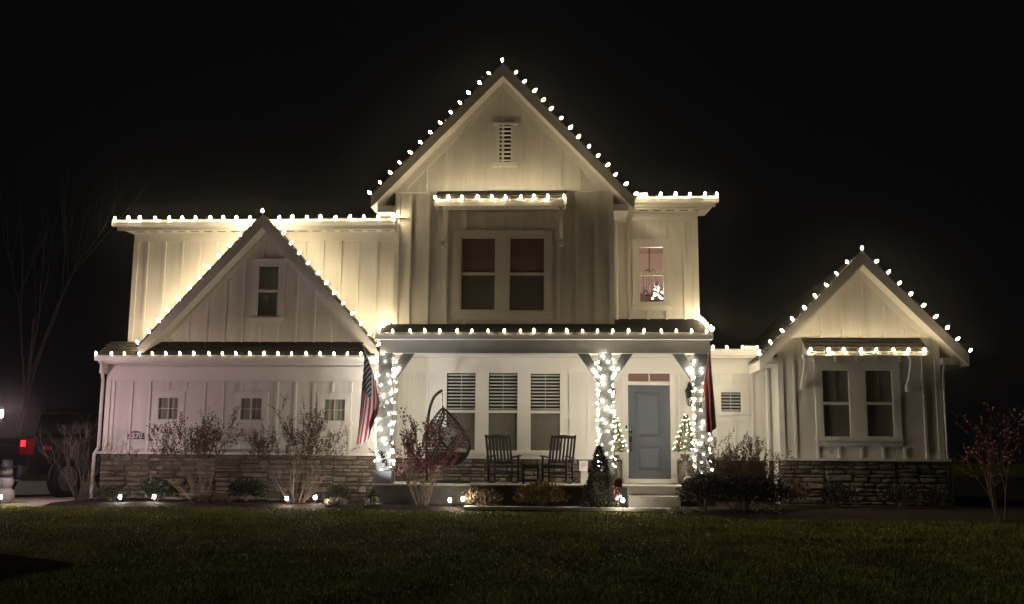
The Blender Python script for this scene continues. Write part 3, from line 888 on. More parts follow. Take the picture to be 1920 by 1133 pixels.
# transom
tw = MB(); tw.box(tran[0],tran[1],YP+.02,YP+.09,tran[2],tran[2]+.02).box(tran[0],tran[1],YP+.02,YP+.09,tran[3]-.02,tran[3]).box((tran[0]+tran[1])/2-.012,(tran[0]+tran[1])/2+.012,YP+.021,YP+.09,tran[2]+.02,tran[3]-.02)
t_ = tw.build('transom_window', M['trim'], house); t_['label'] = 'lit two pane transom above the front door'
for (a,b) in ((tran[0],(tran[0]+tran[1])/2-.012),((tran[0]+tran[1])/2+.012,tran[1])):
    MB().add([(a,YP+.06,tran[2]+.02),(b,YP+.06,tran[2]+.02),(b,YP+.06,tran[3]-.02),(a,YP+.06,tran[3]-.02)],[(0,1,2,3)]).build('pane', M['glass'], t_)
# foyer behind (two storeys high)
fx0,fx1,fy1,fz0,fz1 = door[0]-.45, rx1-.18, 26.0, pz0, rz1-.05
prof = [(YP+.02,fz0),(fy1,fz0),(fy1,fz1),(YR+.15,fz1),(YR+.15,pz1+.5),(YP+.02,pz1+.5)]
k_ = len(prof)
fo = MB().add([(fx0,y,z) for y,z in prof]+[(fx1,y,z) for y,z in prof], [tuple(range(k_)),tuple(range(2*k_-1,k_-1,-1)),(0,1,k_+1,k_),(1,2,k_+2,k_+1),(2,3,k_+3,k_+2),(4,5,k_+5,k_+4)]).build('foyer', M['foyer'], house)
lz = Z(1222,551,25.2)
MB().box(fx0+.01,fx1-.01,25.2,25.98,lz-.45,lz).build('landing', M['brown'], fo)
# beam, ceiling, gutter, roof of the porch
b0, b1 = Z(1020,662.5,20.0), Z(1020,638,20.0)
bmx0, bmx1 = X(712,650,20.0), X(1331,650,20.0)
MB().bbox(bmx0,bmx1,20.0,20.28,b0,b1).build('porch_beam', M['grey_paint'], house)
MB().box(bmx0+.02,bmx1-.02,20.281,YP-.03,b0+.10,b0+.14).build('porch_ceiling', M['trim'], house)
MB().bbox(bmx1-.28,bmx1-.002,20.285,YP,b0+.002,b1-.01).build('porch_beam', M['grey_paint'], house)
MB().bbox(X(703,633,19.92),X(1336,633,19.92),19.86,20.05,b1+.001,b1+.05).build('fascia', M['trim'], house)
pg_z = Z(1020,624.5,19.7)
pgx0, pgx1 = X(704,625,19.7), X(1337,625,19.7)
gutter(pgx0,pgx1,19.68,pg_z,.12)
MB().box(pgx0+.02,pgx1-.02,19.802,19.86,b1+.0,pg_z-.005).build('fascia', M['trim'], house)
MB().box(pgx0+.03,pgx1-.03,19.861,20.2,b1+.051,pg_z-.02).build('roof_deck', M['trim'], house)
prz = Z(945,609.5,YB); slope = (prz-pg_z)/(YB-19.72)
YK = 21.9; zb_ = pg_z+.012+slope*(YK-19.72)
roof_slab([(pgx0,19.72,pg_z+.012),(pgx1,19.72,pg_z+.012),(pgx1,YK,zb_),(pgx0,YK,zb_)], courses=14)
for sx in (pgx0,pgx1-.03):
    MB().prismx([(19.73,pg_z-.08),(YK,zb_-.12),(YK,zb_-.012),(19.73,pg_z-.004)], sx+.004, sx+.026).build('rake_board', M['trim'], house)
# posts with pedestals and knee braces
POST = []
for (px, w_, ped) in ((722.5,.27,True),(1135.5,.25,False),(1315,.25,False)):
    cx = X(px,770,20.14); zt_ = b0
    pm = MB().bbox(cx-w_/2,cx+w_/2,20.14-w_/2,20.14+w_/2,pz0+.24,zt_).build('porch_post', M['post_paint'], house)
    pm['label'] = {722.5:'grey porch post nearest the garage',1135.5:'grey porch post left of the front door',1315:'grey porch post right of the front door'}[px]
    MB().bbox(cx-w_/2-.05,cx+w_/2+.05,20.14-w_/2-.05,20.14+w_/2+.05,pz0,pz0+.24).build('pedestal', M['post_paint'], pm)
    POST.append((cx,w_,pm))
def brace(pm, cx, w_, sgn):
    a = (cx+sgn*w_/2*.9, 20.14, b0-.62); b = (cx+sgn*(w_/2+.42), 20.14, b0+.0)
    q = [(a[0],a[2]),(a[0],a[2]+.24),(b[0]-sgn*.22,b[2]),(b[0],b[2])]
    MB().prism(q, 20.14-.07, 20.14+.07).build('knee_brace', M['post_paint'], pm)
brace(POST[0][2],POST[0][0],POST[0][1],1); brace(POST[1][2],POST[1][0],POST[1][1],1); brace(POST[1][2],POST[1][0],POST[1][1],-1); brace(POST[2][2],POST[2][0],POST[2][1],-1)
# steps
st_z = Z(1226,931,19.4)
st = thing('front_steps', (X(1226,940,19.4),19.4,0), 'two concrete steps leading up to the front door', 'steps')
MB().bbox(X(1179,940,19.42),X(1276,940,19.42),19.40,19.86,.03,st_z).build('step', M['concrete'], st)
MB().bbox(X(1176,925,19.83),X(1284,925,19.83),19.82,19.868,st_z+.002,pz0-.032).build('riser', M['concrete'], st)

# ================= connector roof edge between porch and right wing
cz = Z(1390,655,21.55)
cx0_, cx1_ = X(1333,655,21.55), X(1427,655,21.55)
gutter(cx0_,cx1_,21.55,cz,.12)
MB().bbox(cx0_,cx1_-.0,21.675,21.71,cz-.17,cz-.002).build('fascia', M['trim'], house)
MB().box(cx0_,pwx1,21.71,YP-.03,cz-.17,cz-.13).build('soffit', M['trim'], house)
roof_slab([(cx0_-.2,21.6,cz+.005),(pwx1+.3,21.6,cz+.005),(pwx1+.3,26,cz+.22),(cx0_-.2,26,cz+.22)], courses=8)
MB().bbox(X(1396,650,21.54),X(1419,650,21.54),21.545,21.552,cz+.002,cz+.07).build('splash_guard', M['gutter'], house)
MB().box(pwx0,pgx1-.12,YP+.0,YP+.16,pz1,pz1+.5).build('upper_wall', M['siding'], house)

# ================= right wing
wx0_, wx1_ = X(1461,765,YW), X(1766.5,790,YW)
wz1 = Z(1615,634,YW); sill_w = Z(1610,859.5,YW)
hole_w = [rect(1540,1596,692,822,YW), rect(1621,1677,692,822,YW)]
ol = [(wx0_,sill_w-.02),(wx1_,sill_w-.02),(wx1_,wz1+.02),(wx0_,wz1+.02)]
w = wall(ol, YW, hole_w)
allw = (hole_w[0][0],hole_w[1][1],hole_w[0][2],hole_w[0][3])
battens(w, ol, YW, X(1490,760,YW), [allw], step=.437, zlo=sill_w, top=.0, casing=.15)
box_part('corner_board','trim',wx0_-.013,wx0_+.10,YW-.028,YW+.05,sill_w,wz1,w)
box_part('corner_board','trim',wx1_-.10,wx1_+.013,YW-.028,YW+.05,sill_w,wz1,w)
for i,h in enumerate(hole_w): window(h, YW, 'double', top_fill='screen', low_fill='screen', muntin=(2,1), lab=['left sash window of the right wing','right sash window of the right wing'][i])
casing(*allw, YW, .12, mulls=[(hole_w[0][1],hole_w[1][0])])
stone_wall(wx0_-.03, wx1_+.03, -.10, sill_w-.055, YW, 14)
box_part('stone_ledge','trim',wx0_-.10,wx1_+.10,YW-.125,YW+.01,sill_w-.055,sill_w)
MB().box(wx0_,wx0_+.16,YW+.161,27,-.1,wz1).build('side_wall', M['siding'], house)
MB().box(wx1_-.16,wx1_,YW+.161,27,-.1,wz1).build('side_wall', M['siding'], house)
A,L,Rr = gable((1617,472), (1424,672), (1817,664), 20.75, 27)
WG = (A,L,Rr)
dz = .22
A2,L2,R2,xl,xr = inset_tri(A,L,Rr,dz,wz1)
ol = ccw([A2,(xl,wz1),(xr,wz1)])
w = wall(ol, YW-.03)
battens(w, ol, YW-.03, X(1617,600,YW)-.43*4, [], step=.43, top=.19)
frieze(A,L,Rr,dz,wz1,YW-.03,.16)
AW2 = awning(1514,1741,634,659,667,YW-.02,.52,[(1512,724),(1712,728)])
for (xa,xb) in ((L[0]+.12,wx0_-.002),(wx1_+.002,Rr[0]-.12)):
    MB().bbox(xa,xb,20.95,26,L[1]-.10,L[1]+.04).build('eave_return', M['trim'], house)

# downspouts
def spout(pts, r=.035):
    mb = MB().tube([Vector(p) for p in pts], r, 8); mb.build('downspout', M['gutter'], house)
p = lambda px,py,Y: tuple(P(px,py,Y))
xs_ = gx0-.07
spout([(ex0+.12,20.58,gz_g-.10),(ex0+.12,20.60,gz_g-.20),(xs_,20.93,gz_g-.50),(xs_,20.93,sill_g+.08),(xs_-.05,20.86,sill_g-.06),(xs_-.05,20.86,.05)])
xs_ = bx1+.10
spout([p(1183,378,21.25),p(1181,388,21.3),(xs_+.02,21.55,Z(1160,400,21.55)),(xs_,21.68,Z(1156,415,21.68)),(xs_,21.68,Z(1156,600,21.68)),(xs_+.12,21.55,Z(1162,606,21.55))], .032)
xs_ = wx0_-.10
spout([p(1418,668,21.6),p(1432,672,21.7),(xs_,21.9,Z(1454,684,21.9)),(xs_,21.9,Z(1453,846,21.9)),(xs_-.06,21.80,Z(1448,862,21.8)),(xs_-.06,21.80,.1)], .034)
spout([p(1793,662,20.95),p(1790,672,20.98),(wx1_+.09,21.12,Z(1770,684,21.12)),(wx1_+.06,21.15,Z(1768,700,21.15)),(wx1_+.06,21.20,sill_w),(wx1_+.17,21.35,sill_w-.1),(wx1_+.17,21.35,0)], .03)
# hidden back of the house
MB().box(gx0+.2,wx1_-.2,27.3,27.5,-.1,gz_g+.2).build('back_wall', M['siding'], house)
MB().box(ux0+.17,rx1-.2,26.6,26.8,gz_g,rz1).build('back_wall', M['siding'], house)

# number plaque
pc = P(253.5,817,YG-.045); pw, ph = .17, .075
pl = MB(); arc = [(pc.x-pw,pc.z-ph),(pc.x+pw,pc.z-ph),(pc.x+pw,pc.z+ph*.72)]
arc += [(pc.x+.6*pw*math.cos(t)*1.0, pc.z+ph*.72+.045*math.sin(t)) for t in fl(.05,math.pi-.05,9)]
arc += [(pc.x-pw,pc.z+ph*.72)]
pl.prism(arc, YG-.045, YG-.024)
plq = pl.build('house_number_plaque', M['plaque'])
tag(plq, 'dark arched plaque reading 2570 on the garage wall', 'house number')
def text_mesh(name, body, size, mt, mw, parent, extrude=.003, spacing=1.0, shear=0, bold=0):
    cu = bpy.data.curves.new(name, 'FONT'); cu.body = body; cu.size = size; cu.extrude = extrude
    cu.align_x = 'CENTER'; cu.align_y = 'CENTER'; cu.space_character = spacing; cu.shear = shear; cu.offset = bold
    to = bpy.data.objects.new(name+'_tmp', cu); COL.objects.link(to)
    dg = bpy.context.evaluated_depsgraph_get(); dg.update()
    me = bpy.data.meshes.new_from_object(to.evaluated_get(dg)); me.name = name
    bpy.data.objects.remove(to); bpy.data.curves.remove(cu)
    me.materials.clear(); me.materials.append(mt)
    return link(name, me, parent, mw)
text_mesh('number_2570', '2570', .155, M['plaque_white'], Matrix.Translation((pc.x,YG-.0475,pc.z-.005)) @ Matrix.Rotation(R(90),4,'X'), plq, bold=.002)

# ------------------------------------------------------------------ roofline light strings
BULB_ME = MB().lathe([(.010,-.010),(.019,.008),(.0245,.026),(.022,.046),(.012,.064),(.003,.073)], n=8).mesh('bulb', M['bulb'], True)
GROUP_STR = 'strings of warm white bulbs along the rooflines'
BULB_SOFT = BULB_ME.copy(); BULB_SOFT.materials.clear(); BULB_SOFT.materials.append(M['bulb_soft'])
BULB_MID = BULB_ME.copy(); BULB_MID.materials.clear(); BULB_MID.materials.append(M['bulb_mid'])
def light_string(label, pts, wire='green_wire', sag=.012, me=None):
    """pts: list of (position, direction the bulb points)"""
    root = thing('light_string', pts[0][0], label, 'string lights', GROUP_STR)
    mb = MB(); path = []
    rg = random.Random(len(pts)*7+int(pts[0][0][0]*100))
    for i,(p,d) in enumerate(pts):
        p = Vector(p); d = Vector(d).normalized()
        d = (d + Vector((rg.uniform(-.28,.28),rg.uniform(-.25,.25),rg.uniform(-.12,.12)))).normalized()
        base = p - d*.012
        mb.tube([base - d*.018, base + d*.012], .014, 6)
        if i: path.append((path[-1]+base)/2 + Vector((0,-.008,-sag)))
        path.append(base - d*.012)
        q = d.to_track_quat('Z','Y').to_matrix().to_4x4()
        s = rg.uniform(.86,1.1); p = p+Vector((rg.uniform(-.02,.02),0,0))
        link('bulb', me or BULB_ME, root, Matrix.Translation(p) @ q @ Matrix.Diagonal((s,s,s,1)))
    if len(path) > 1: mb.tube(path, .0045, 4)
    mb.build('wire', M[wire], root)
    return root
def along(pxs, py0, py1, Y, d=(0,-.15,1), lift=0.0, z=None):
    n = len(pxs); out = []
    for i,px in enumerate(pxs):
        t = (px-pxs[0])/(pxs[-1]-pxs[0]) if n > 1 else 0
        q = P(px, py0+(py1-py0)*t, Y)
        out.append((Vector((q.x, Y, (z if z is not None else q.z)+lift)), d))
    return out
def rake(A, foot, n, Y, t0=0.0, t1=1.0, skip_apex=False):
    d = Vector((foot[0]-A[0], foot[1]-A[1])); u = d.normalized(); nr = Vector((u.y,-u.x))
    if nr.y < 0: nr = -nr
    out = []
    for i in range(n):
        t = t0+(t1-t0)*i/(n-1); q = Vector(A)+d*t + nr*.038
        out.append((Vector((q.x,Y,q.y)), Vector((nr.x,-.1,nr.y))))
    return out
apex = lambda A,Y: (Vector((A[0],Y,A[1]+.045)), Vector((0,-.1,1)))
A,L,Rr = BG
light_string('bulbs down the left slope of the tall middle gable', [apex(A,YBR-.005)]+rake(A,L,13,YBR-.005,.09,.99), sag=.004)
light_string('bulbs down the right slope of the tall middle gable', rake(A,Rr,14,YBR-.005,.085,.985), sag=.004)
A,L,Rr = GG
light_string('bulbs down the left slope of the garage gable', [apex(A,20.615)]+rake(A,L,12,20.615,.09,.985), sag=.004)
light_string('bulbs down the right slope of the garage gable', rake(A,Rr,13,20.615,.085,.995), sag=.004, me=BULB_MID)
A,L,Rr = WG
light_string('bulbs down the left slope of the right wing gable', [apex(A,20.745)]+rake(A,L,9,20.745,.12,.98), sag=.004)
light_string('bulbs down the right slope of the right wing gable', rake(A,Rr,9,20.745,.12,.985), sag=.004)
light_string('bulbs along the garage gutter under the gable', along(list(fl(181,704,21)),667,667,20.47,z=gz_g+.006), me=BULB_SOFT)
light_string('bulbs along the upper left eave, left of the garage gable', along(list(fl(213,470,11)),412,412,EL-.07,z=le_z+.006))
light_string('bulbs along the upper left eave, right of the garage gable', along(list(fl(522,735,9)),412,412,EL-.07,z=le_z+.006))
light_string('bulbs along the gutter of the front porch', along(list(fl(709,1327,22)),624,624,19.65,z=pg_z+.006), me=BULB_SOFT)
light_string('bulbs along the eave above the chandelier window', along([1213,1240,1268,1295,1320,1345],369,369,ER-.07,z=re_z+.006))
light_string('bulbs along the short gutter between porch and right wing', along([1338,1365,1393,1420],655,655,21.52,z=cz+.006), me=BULB_SOFT)
light_string('bulbs along the awning over the upstairs windows', [(Vector((x,AW1[3]-.02,AW1[2]+.0)),(0,-.25,1)) for x in fl(AW1[0]+.02,AW1[1]-.06,10)], sag=.035)
light_string('bulbs along the awning of the right wing windows', [(Vector((x,AW2[3]-.02,AW2[2]+.0)),(0,-.25,1)) for x in fl(AW2[0]+.06,AW2[1]-.06,8)], sag=.03)
light_string('bulbs up the left side edge of the porch roof', [(Vector((pgx0+.01,y,pg_z+.03+slope*(y-19.72))),(-.5,0,1)) for y in fl(19.95,21.0,5)], sag=.004, me=BULB_MID)
light_string('bulbs up the right side edge of the porch roof', [(Vector((pgx1-.01,y,pg_z+.03+slope*(y-19.72))),(.5,0,1)) for y in fl(19.85,21.7,7)], sag=.004)
bl = BG[1]
light_string('three bulbs under the left foot of the tall gable', [(Vector((bl[0]+.03,y,bl[1]-.03)),(-.6,0,.9)) for y in fl(20.75,21.6,3)], sag=.004, me=BULB_SOFT)

# ------------------------------------------------------------------ mini lights wound round the posts
MINI_ME = MB().lathe([(.005,-.006),(.011,.003),(.013,.011),(.008,.020),(.002,.026)], n=6).mesh('mini_bulb', M['mini'], True)
def wound(label, cx, w_, n, turns, z0, z1, seed, extra=()):
    rg = random.Random(seed)
    root = thing('post_lights', (cx,20.14,z0), label, 'string lights', 'white mini lights wound round the porch posts')
    h = w_/2+.012; mb = MB(); path = []
    def on(t):                       # square loop
        a = (t%1)*4; s = a%1; k = int(a)
        return [(-h+2*h*s,-h),(h,-h+2*h*s),(h-2*h*s,h),(-h,h-2*h*s)][k]
    N = n*4
    for i in range(N+1):
        t = i/N; x,y = on(t*turns+.1)
        z = z0+(z1-z0)*t + .05*math.sin(t*turns*6.28)+rg.uniform(-.012,.012)
        path.append(Vector((cx+x,20.14+y,z)))
        if i%3 == 0:
            out = Vector((x,y,0)).normalized()
            pb = path[-1]+out*rg.uniform(.008,.03)+Vector((rg.uniform(-.03,.03),0,rg.uniform(-.05,.05)))
            d = (out*.8+Vector((rg.uniform(-.6,.6),rg.uniform(-.5,.5),rg.uniform(-1,1)))).normalized()
            s = rg.choice([.75,.9,1.0,1.15,1.45])
            link('mini_bulb', MINI_ME, root, Matrix.Translation(pb) @ d.to_track_quat('Z','Y').to_matrix().to_4x4() @ Matrix.Diagonal((s,s,s,1)))
    for q in extra:
        d = Vector((rg.uniform(-.6,.6),-1,rg.uniform(-1,1))).normalized()
        link('mini_bulb', MINI_ME, root, Matrix.Translation(q) @ d.to_track_quat('Z','Y').to_matrix().to_4x4())
    mb.tube(path, .004, 4); mb.build('wire', M['green_wire'], root)
ez = lambda cx,s,w_: [Vector((cx+s*(w_/2+k*.06+.01), 20.05, b0-.58+k*.075+.12)) for k in range(3)]
wound('white mini lights around the porch post nearest the garage', POST[0][0], POST[0][1], 60, 11, pz0+.30, b0-.05, 1, ez(POST[0][0],1,POST[0][1]))
wound('white mini lights around the porch post left of the door', POST[1][0], POST[1][1], 72, 13, pz0+.30, b0-.06, 2, ez(POST[1][0],1,POST[1][1])+ez(POST[1][0],-1,POST[1][1]))
wound('white mini lights around the porch post right of the door', POST[2][0], POST[2][1], 68, 13, pz0+.26, b0-.10, 3, ez(POST[2][0],-1,POST[2][1]))

# ------------------------------------------------------------------ foyer contents
chx, chy = X(1217,500,23.8), 23.8
cht = fz1; chm = Z(1217,508,23.8); chb = Z(1217,552,23.8)
ch = thing('chandelier', (chx,chy,chb), 'black candle chandelier hanging inside the lit upper window', 'chandelier')
mb = MB().tube([(chx,chy,cht),(chx+.01,chy,(cht+chm)/2),(chx,chy,chm)], .014, 6).tube([(chx,chy,chm),(chx,chy,chb)],.016,6).lathe([(.02,0),(.07,.02),(.05,.05),(.015,.06)],(chx,chy,chb-.03),10)
mb.build('stem', M['black'], ch)
for k in range(8):
    a = 2*math.pi*k/8+.3; r1 = .16 if k%2 else .30
    c_, s_ = math.cos(a), math.sin(a)
    top = chb+ (.14 if k%2 else .22)
    mb = MB().tube([(chx,chy,chb),(chx+r1*.6*c_,chy+r1*.6*s_,chb-.02),(chx+r1*c_,chy+r1*s_,chb+.05),(chx+r1*c_,chy+r1*s_,top)],.011,5)
    mb.lathe([(.03,0),(.035,.008),(.03,.016)],(chx+r1*c_,chy+r1*s_,top-.1),8)
    mb.build('arm', M['black'], ch)
    if k%2:
        MB().tube([(chx+r1*c_,chy+r1*s_,top-.05),(chx+r1*.95*c_,chy+r1*.95*s_,chm-.02),(chx+r1*.7*c_,chy+r1*.7*s_,chm+.03),(chx,chy,chm+.0)],.009,5).build('strap', M['black'], ch)
ld = bpy.data.lights.new('chandelier_light','POINT'); ld.energy = 60; ld.color = (1.0,.78,.66); ld.shadow_soft_size = .12
lo = bpy.data.objects.new('chandelier_light', ld); COL.objects.link(lo); lo.parent = ch
lo.matrix_parent_inverse = WM[ch.name].inverted(); lo.matrix_basis = Matrix.Translation((chx+.2,chy-.3,cht-1.3))

# small lit tree on a ledge just inside the same window
tx, ty = X(1232,552,22.35), 22.35; tz = Z(1232,567,ty); th = Z(1232,528,ty)-tz
MB().box(tx-.35,tx+.30,22.05,22.75,tz-.06,tz).build('window_ledge', M['brown'], fo)
ft = thing('indoor_tree', (tx,ty,tz), 'tiny lit tree low in the chandelier window', 'christmas tree')
rgt = random.Random(8); lfm = MB()
for i in range(500):
    v_ = rgt.random()**1.3; a_ = rgt.uniform(0,6.283); q_ = .13*(1-v_)*rgt.random()**.5+.005
    p_ = Vector((tx+q_*math.cos(a_),ty+q_*math.sin(a_),tz+.05+(th-.05)*v_)); d_ = Vector((math.cos(a_),math.sin(a_),rgt.uniform(-.3,.6))).normalized(); e_ = d_.cross(Vector((rgt.uniform(-1,1),rgt.uniform(-1,1),1))).normalized()
    lfm.add([p_, p_+d_*.02+e_*.005, p_+d_*.04, p_+d_*.02-e_*.005], [(0,1,2,3)])
lfm.build('foliage', M['black'], ft)
MB().tube([(tx,ty,tz),(tx,ty,tz+th*.9)],.008,5).build('trunk', M['black'], ft)
for i in range(11):
    v_ = .05+.6*(i/11)**1.5; a_ = -1.57+rgt.uniform(-1.4,1.4); q_ = .13*(1-v_)+.01
    link('tree_bulb', MINI_ME, ft, Matrix.Translation((tx+q_*math.cos(a_)+.02,ty+q_*math.sin(a_),tz+.04+th*v_)))

# ------------------------------------------------------------------ vegetation builders
def quad_leaf(mb, p, d, side, l, w):
    mb.add([p, p+d*l*.45+side*w, p+d*l, p+d*l*.45-side*w], [(0,1,2,3)])
def rnd(rg): 
    while True:
        v = Vector((rg.uniform(-1,1),rg.uniform(-1,1),rg.uniform(-1,1)))
        if .05 < v.length < 1: return v
def bare_shrub(label, base, h, spread, stems, seed, leaf=0, lmat='leaf_brown', bmat='branch', cat='shrub', group=None, name='shrub', top=.55, lsz=.035, lowleaf=0, rad=.011, up_bias=.55, sub=3):
    rg = random.Random(seed); br, lf = MB(), MB()
    base = Vector(base)
    def grow(p, d, ln, r, lvl):
        pts = [p]; rr = [r]; n = 4; bend = rnd(rg)*.16
        for i in range(n):
            d = (d + rnd(rg)*.17 + bend*.3 + Vector((0,0,.05*up_bias))).normalized()
            pts.append(pts[-1]+d*ln/n); rr.append(max(r*(1-.16*(i+1)), .0016))
        br.tube(pts, rr, 4 if lvl < 2 else 3, cap=False)
        if lvl < sub:
            for k in range(rg.choice([2,2,3])):
                i = rg.choice([2,3,3,4,4]) if lvl else rg.choice([2,3,3,4])
                nd = (d + rnd(rg)*.75 + Vector((0,0,up_bias*.35))).normalized()
                grow(pts[i], nd, ln*rg.uniform(.5,.78), max(rr[i]*.72,.0018), lvl+1)
        if leaf:
            for i in range(1, n+1):
                hz = (pts[i].z-base.z)/h
                if (hz > top and lvl >= 1) or (lowleaf and rg.random() < lowleaf):
                    for _ in range(leaf):
                        if rg.random() < .8:
                            dd = (d*.8+rnd(rg)).normalized(); sd = dd.cross(rnd(rg)).normalized()
                            quad_leaf(lf, pts[i]+rnd(rg)*.025, dd, sd, lsz*rg.uniform(.7,1.4), lsz*rg.uniform(.22,.36))
    for s in range(stems):
        a = rg.uniform(0,2*math.pi); tl = rg.uniform(.1,1)*spread
        d = Vector((math.cos(a)*tl, math.sin(a)*tl*.7, 1)).normalized()
        grow(base+Vector((math.cos(a)*.06,math.sin(a)*.06,-.05)), d, h*rg.uniform(.42,.60), rad*rg.uniform(.7,1.2), 0)
    t = thing(name, base, label, cat, group)
    br.build('branches', M[bmat], t)
    if lf.v: lf.build('foliage', M[lmat], t)
    return t
def mound(label, base, rx, ry, h, n, seed, lmat, lsz=.05, group=None, cat='bush', name='bush', shape='round', stems=7, upright=.3):
    rg = random.Random(seed); lf, br = MB(), MB(); base = Vector(base)
    for i in range(n):
        if shape == 'cone':
            t = rg.random()**1.5; rad = (1-t)**.8*(.72+.28*rg.random()); a = rg.uniform(0,6.283)
            bump_ = 1+.14*math.sin(a*5+t*17)+.1*math.sin(a*3-t*23)
            p = Vector((rx*rad*bump_*math.cos(a), ry*rad*bump_*math.sin(a), h*t))
            out = Vector((math.cos(a),math.sin(a),.8))
        else:
            v = rnd(rg).normalized(); 
            if v.z < -.25: v.z = -v.z
            nz = mnoise.noise(v*2.3+Vector((seed,0,0)))
            k = (rg.random()**.45)*(1+.32*nz)
            p = Vector((v.x*rx*k, v.y*ry*k, h*(.38+.62*v.z*k) if v.z > 0 else h*.38*(1+v.z*k)))
            out = v
        d = (out+rnd(rg)*.9+Vector((0,0,upright))).normalized(); sd = d.cross(rnd(rg)).normalized()
        quad_leaf(lf, base+p, d, sd, lsz*rg.uniform(.6,1.5), lsz*rg.uniform(.16,.32))
    for i in range(stems):
        a = rg.uniform(0,6.283); r_ = rg.uniform(.1,.7)
        br.tube([base+Vector((0,0,-.03)), base+Vector((rx*r_*.5*math.cos(a),ry*r_*.5*math.sin(a),h*.4)), base+Vector((rx*r_*math.cos(a),ry*r_*math.sin(a),h*.85*(1-r_*.3)))],[.012,.008,.003],4)
    t = thing(name, base, label, cat, group)
    lf.build('foliage', M[lmat], t); br.build('stems', M['branch'], t)
    return t
def at(px, py, Y, dz=0):
    q = P(px,py,Y); return (q.x, Y, dz)
GS = 'bare shrubs along the house front'
bare_shrub('leafless twiggy shrub in front of the truck wheel', at(152,930,20.2), 1.40, .75, 15, 11, 0, bmat='branch_grey', group=GS, rad=.012, sub=4)
bare_shrub('wide shrub with dry brown leaf tips under the first two garage windows', at(380,930,20.05), 1.62, 1.2, 18, 24, 2, group=GS, top=.55, lsz=.036, rad=.014, sub=4)
bare_shrub('wide shrub with dry brown leaf tips under the garage window by the flag', at(556,930,20.05), 1.62, 1.1, 18, 37, 2, group=GS, top=.55, lsz=.036, rad=.014, sub=4)
bare_shrub('red leaved nandina shrub in front of the hanging egg chair', at(792,945,19.45), 1.55, .60, 15, 41, 4, 'leaf_red', group=None, top=.22, lsz=.050, lowleaf=.45, rad=.009)
t = bare_shrub('large twiggy shrub right of the steps', at(1388,950,19.25), 1.18, 1.0, 52, 55, 4, 'leaf_tan', 'branch', top=.30, lsz=.032, rad=.009, group=None)
GE = 'low evergreen bushes in the planting bed'
mound('low dark bush at the left house corner', at(208,940,20.0), .32,.3,.34, 900, 61, 'leaf_dark', .05, GE)
mound('dark rounded bush left of the wide garage shrub', at(293,935,20.2), .40,.36,.52, 1500, 62, 'leaf_dark', .055, GE)
mound('dark rounded bush between the two wide garage shrubs', at(461,935,20.3), .38,.36,.52, 1500, 63, 'leaf_dark', .055, GE)
mound('small dark green bush left of the porch slab', at(632,938,20.5), .24,.24,.38, 1000, 64, 'leaf_yew', .045, GE)
mound('low spreading brown bush under the first garage shrub', at(395,945,19.7), .42,.3,.22, 700, 65, 'leaf_tan', .05, GE)
mound('low golden grassy shrub beside two path lights', at(903,946,19.4), .40,.32,.36, 1000, 66, 'leaf_tan', .075, GE, upright=.9)
mound('taller golden shrub below the side table', at(1013,946,19.4), .48,.36,.48, 1700, 67, 'leaf_gold', .075, GE, upright=.9)
mound('dark pointed conical evergreen left of the steps', at(1124,948,19.35), .36,.34,1.18, 5200, 68, 'leaf_yew', .05, None, shape='cone', cat='evergreen', name='conical_evergreen')
mound('dark low evergreen hugging the right side of the steps', at(1322,955,19.0), .46,.38,.72, 3000, 69, 'leaf_dark', .05, GE)
mound('broad dark evergreen at the foot of the large twiggy shrub', at(1395,962,18.85), .62,.42,.66, 3400, 70, 'leaf_dark', .05, GE)
mound('low evergreen in front of the downspout', at(1450,958,19.3), .36,.3,.62, 1700, 71, 'leaf_yew', .05, GE)
mound('brownish bush at the left end of the right wing', at(1495,950,20.2), .33,.3,.55, 1100, 72, 'leaf_tan', .05, GE)
mound('dark bush below the left window of the right wing', at(1572,950,20.2), .36,.32,.52, 1100, 73, 'leaf_dark', .05, GE)
mound('dark bush below the right window of the right wing', at(1688,955,20.2), .38,.34,.50, 1100, 74, 'leaf_dark', .05, GE)
mound('dark bush at the right corner of the right wing', at(1758,955,20.3), .30,.3,.46, 900, 75, 'leaf_dark', .05, GE)
mound('pale arching ground plant right of two path lights', at(630,943,19.35), .24,.16,.12, 260, 76, 'leaf_pale', .09, None, cat='plant', name='ground_plant', stems=0, upright=.1)
mound('pale leafy plant behind the garden spotlight', at(699,944,19.4), .13,.12,.20, 110, 77, 'leaf_pale', .07, None, cat='plant', name='ground_plant', stems=3, upright=.3)
mound('pale trailing plant at the end of the front walk', at(1272,953,18.75), .20,.08,.07, 120, 78, 'leaf_pale', .07, None, cat='plant', name='ground_plant', stems=0, upright=0)
mound('pale leafy plant under the large twiggy shrub', at(1442,962,18.6), .30,.10,.14, 110, 79, 'leaf_pale', .06, None, cat='plant', name='ground_plant', stems=3, upright=.2)
bare_shrub('small reddish tree in the dark at the right edge', at(1878,985,17.6), 1.7, .55, 7, 81, 2, 'leaf_red', 'branch', 'tree', None, 'small_tree', top=.35, lsz=.05, rad=.012)
